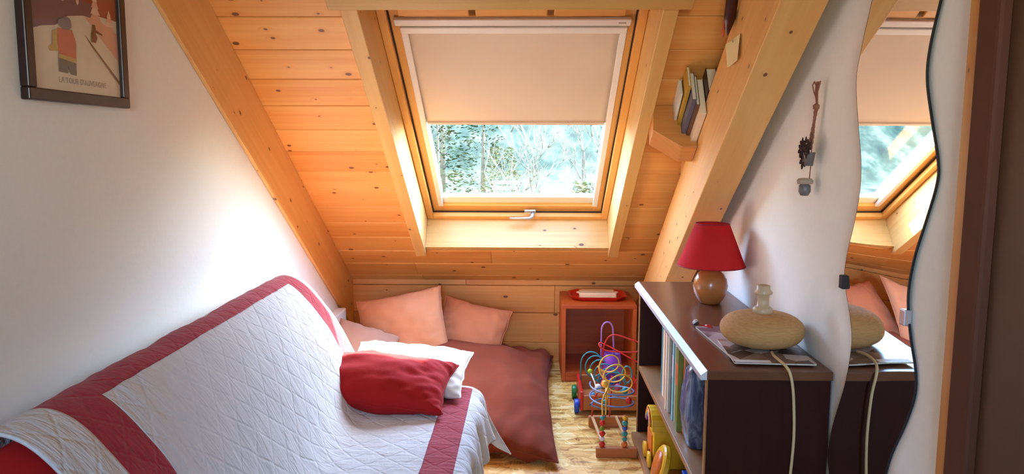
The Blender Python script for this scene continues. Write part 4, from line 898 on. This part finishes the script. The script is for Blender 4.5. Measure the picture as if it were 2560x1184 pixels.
def bare_tree(loc, h, label, seed, lean=0.0):
    rnd = random.Random(seed); e = empty('bare_tree', loc); tagp(e, label, 'tree', 'trees outside the skylight')
    tb, bb = bmesh.new(), bmesh.new()
    def grow(p, d, L, r, lev):
        pts = [p]; q = Vector(p); dd = Vector(d)
        nst = 5
        for k in range(nst):
            dd = (dd+Vector((rnd.uniform(-1, 1), rnd.uniform(-1, 1), rnd.uniform(-0.3, 0.9)))*0.16).normalized(); q = q+dd*L/nst; pts.append(q.copy())
        bm_tube(tb if lev == 0 else bb, pts, [r*(1-0.11*k) for k in range(nst+1)], 5 if lev < 2 else 3)
        if lev < 4:
            for k in range(2 if lev == 0 else 3 if lev < 3 else 4):
                i = rnd.randint(2 if lev else 3, nst); a = rnd.uniform(0, 2*pi); sp = rnd.uniform(0.45, 0.9)
                nd = (dd*cos(sp)+(Vector((cos(a), sin(a), 0.15))*sin(sp))).normalized(); grow(pts[i], nd, L*rnd.uniform(0.55, 0.78), r*0.52, lev+1)
    for k in range(2): grow(Vector((0.1*k, 0, 0)), Vector((lean+(-0.22+0.42*k), 0, 1)).normalized(), h*0.42, h*0.022, 0)
    link('trunk', mesh_bm(tb), M_bark, e, smooth=True); link('branches', mesh_bm(bb), M_twig, e, smooth=True)
bare_tree((-0.25, 20.0, -2.3), 5.2, 'bare pale tree standing in the middle of the view outside', 4)
bare_tree((1.5, 27.0, -2.2), 5.5, 'bare tree farther back on the right outside the skylight', 9, 0.1)
bare_tree((0.1, 30.0, -2.0), 6.5, 'tall bare tree behind the nearest one outside the skylight', 21, -0.1)
bare_tree((2.6, 33.0, -1.8), 6.5, 'bare tree at the right edge of the view outside', 33, 0.0)
def leafy(name, loc, h, r, mat_, label, seed, conif):
    rnd = random.Random(seed); e = empty(name, loc); tagp(e, label, 'tree' if conif else 'shrub', 'trees outside the skylight' if conif else 'shrubs outside the skylight')
    bm = bmesh.new()
    for k in range(1500):
        f = rnd.random()**0.8; a = rnd.uniform(0, 2*pi)
        R = r*((1-f)*(0.55+0.45*((f*9) % 1.0)) if conif else (0.4+0.6*sin(pi*min(1, f*0.9+0.08)))); rad_ = R*rnd.uniform(0.35, 1.0)
        p = Vector((rad_*cos(a), rad_*sin(a), 0.12*h+f*h*0.88-(0.25*rad_ if conif else 0)))
        s = rnd.uniform(0.05, 0.12)*(1 if conif else 0.8); d = Vector((cos(a), sin(a), rnd.uniform(-0.5, 0.6))).normalized(); sd = d.cross(Vector((rnd.uniform(-1, 1), rnd.uniform(-1, 1), 1))).normalized()*s*0.4
        v4 = [bm.verts.new(p-sd*0.3), bm.verts.new(p+d*s+sd), bm.verts.new(p+d*s*2.2), bm.verts.new(p+d*s-sd)]; bm.faces.new(v4)
    me = bpy.data.meshes.new('foliage'); bm.to_mesh(me); bm.free(); link('foliage', me, mat_, e); tube('stem', [(0, 0, 0), (0, 0, h*0.8)], [0.06*h/3, 0.02], M_bark, e, 6)
leafy('conifer', (-2.9, 24.0, -2.3), 6.0, 1.7, M_con, 'dark green conifer at the left edge of the view outside', 3, True)
leafy('conifer', (-1.9, 31.0, -1.9), 7.0, 1.6, M_con, 'green conifer farther back on the left outside', 5, True)
leafy('conifer', (-3.9, 34.0, -1.5), 8.0, 2.2, M_con, 'tall conifer behind the left one outside the skylight', 6, True)
leafy('shrub', (-1.9, 19.0, -2.3), 2.2, 0.7, M_shr, 'pale leafy shrub at the lower left of the view outside', 12, False)
leafy('shrub', (-1.0, 27.0, -2.3), 3.4, 0.7, M_shr, 'yellow-green shrub beside the bench outside', 13, False)
leafy('shrub', (1.7, 21.0, -2.4), 2.6, 0.8, M_shr, 'pale shrub on the right below the bare trees outside', 14, False)
bench = empty('garden_bench', (-0.72, 23.0, -0.75)); tagp(bench, 'white garden bench in front of the trees outside', 'bench')
M_bw = plain('white_bench_paint', rgb(240, 238, 230), 0.6, 0.02)
for (y_, z) in ((0.0, 0.62), (0.0, 0.80)): box('back_slat', -0.42, 0.42, y_, y_+0.03, z, z+0.10, M_bw, bench, 0.005)
box('seat_slat', -0.42, 0.42, -0.35, -0.02, 0.40, 0.44, M_bw, bench, 0.005)
for x in (-0.38, 0.36):
    box('leg', x, x+0.03, -0.33, -0.30, -1.6, 0.40, M_bw, bench); box('leg', x, x+0.03, 0.0, 0.03, -1.6, 0.90, M_bw, bench)
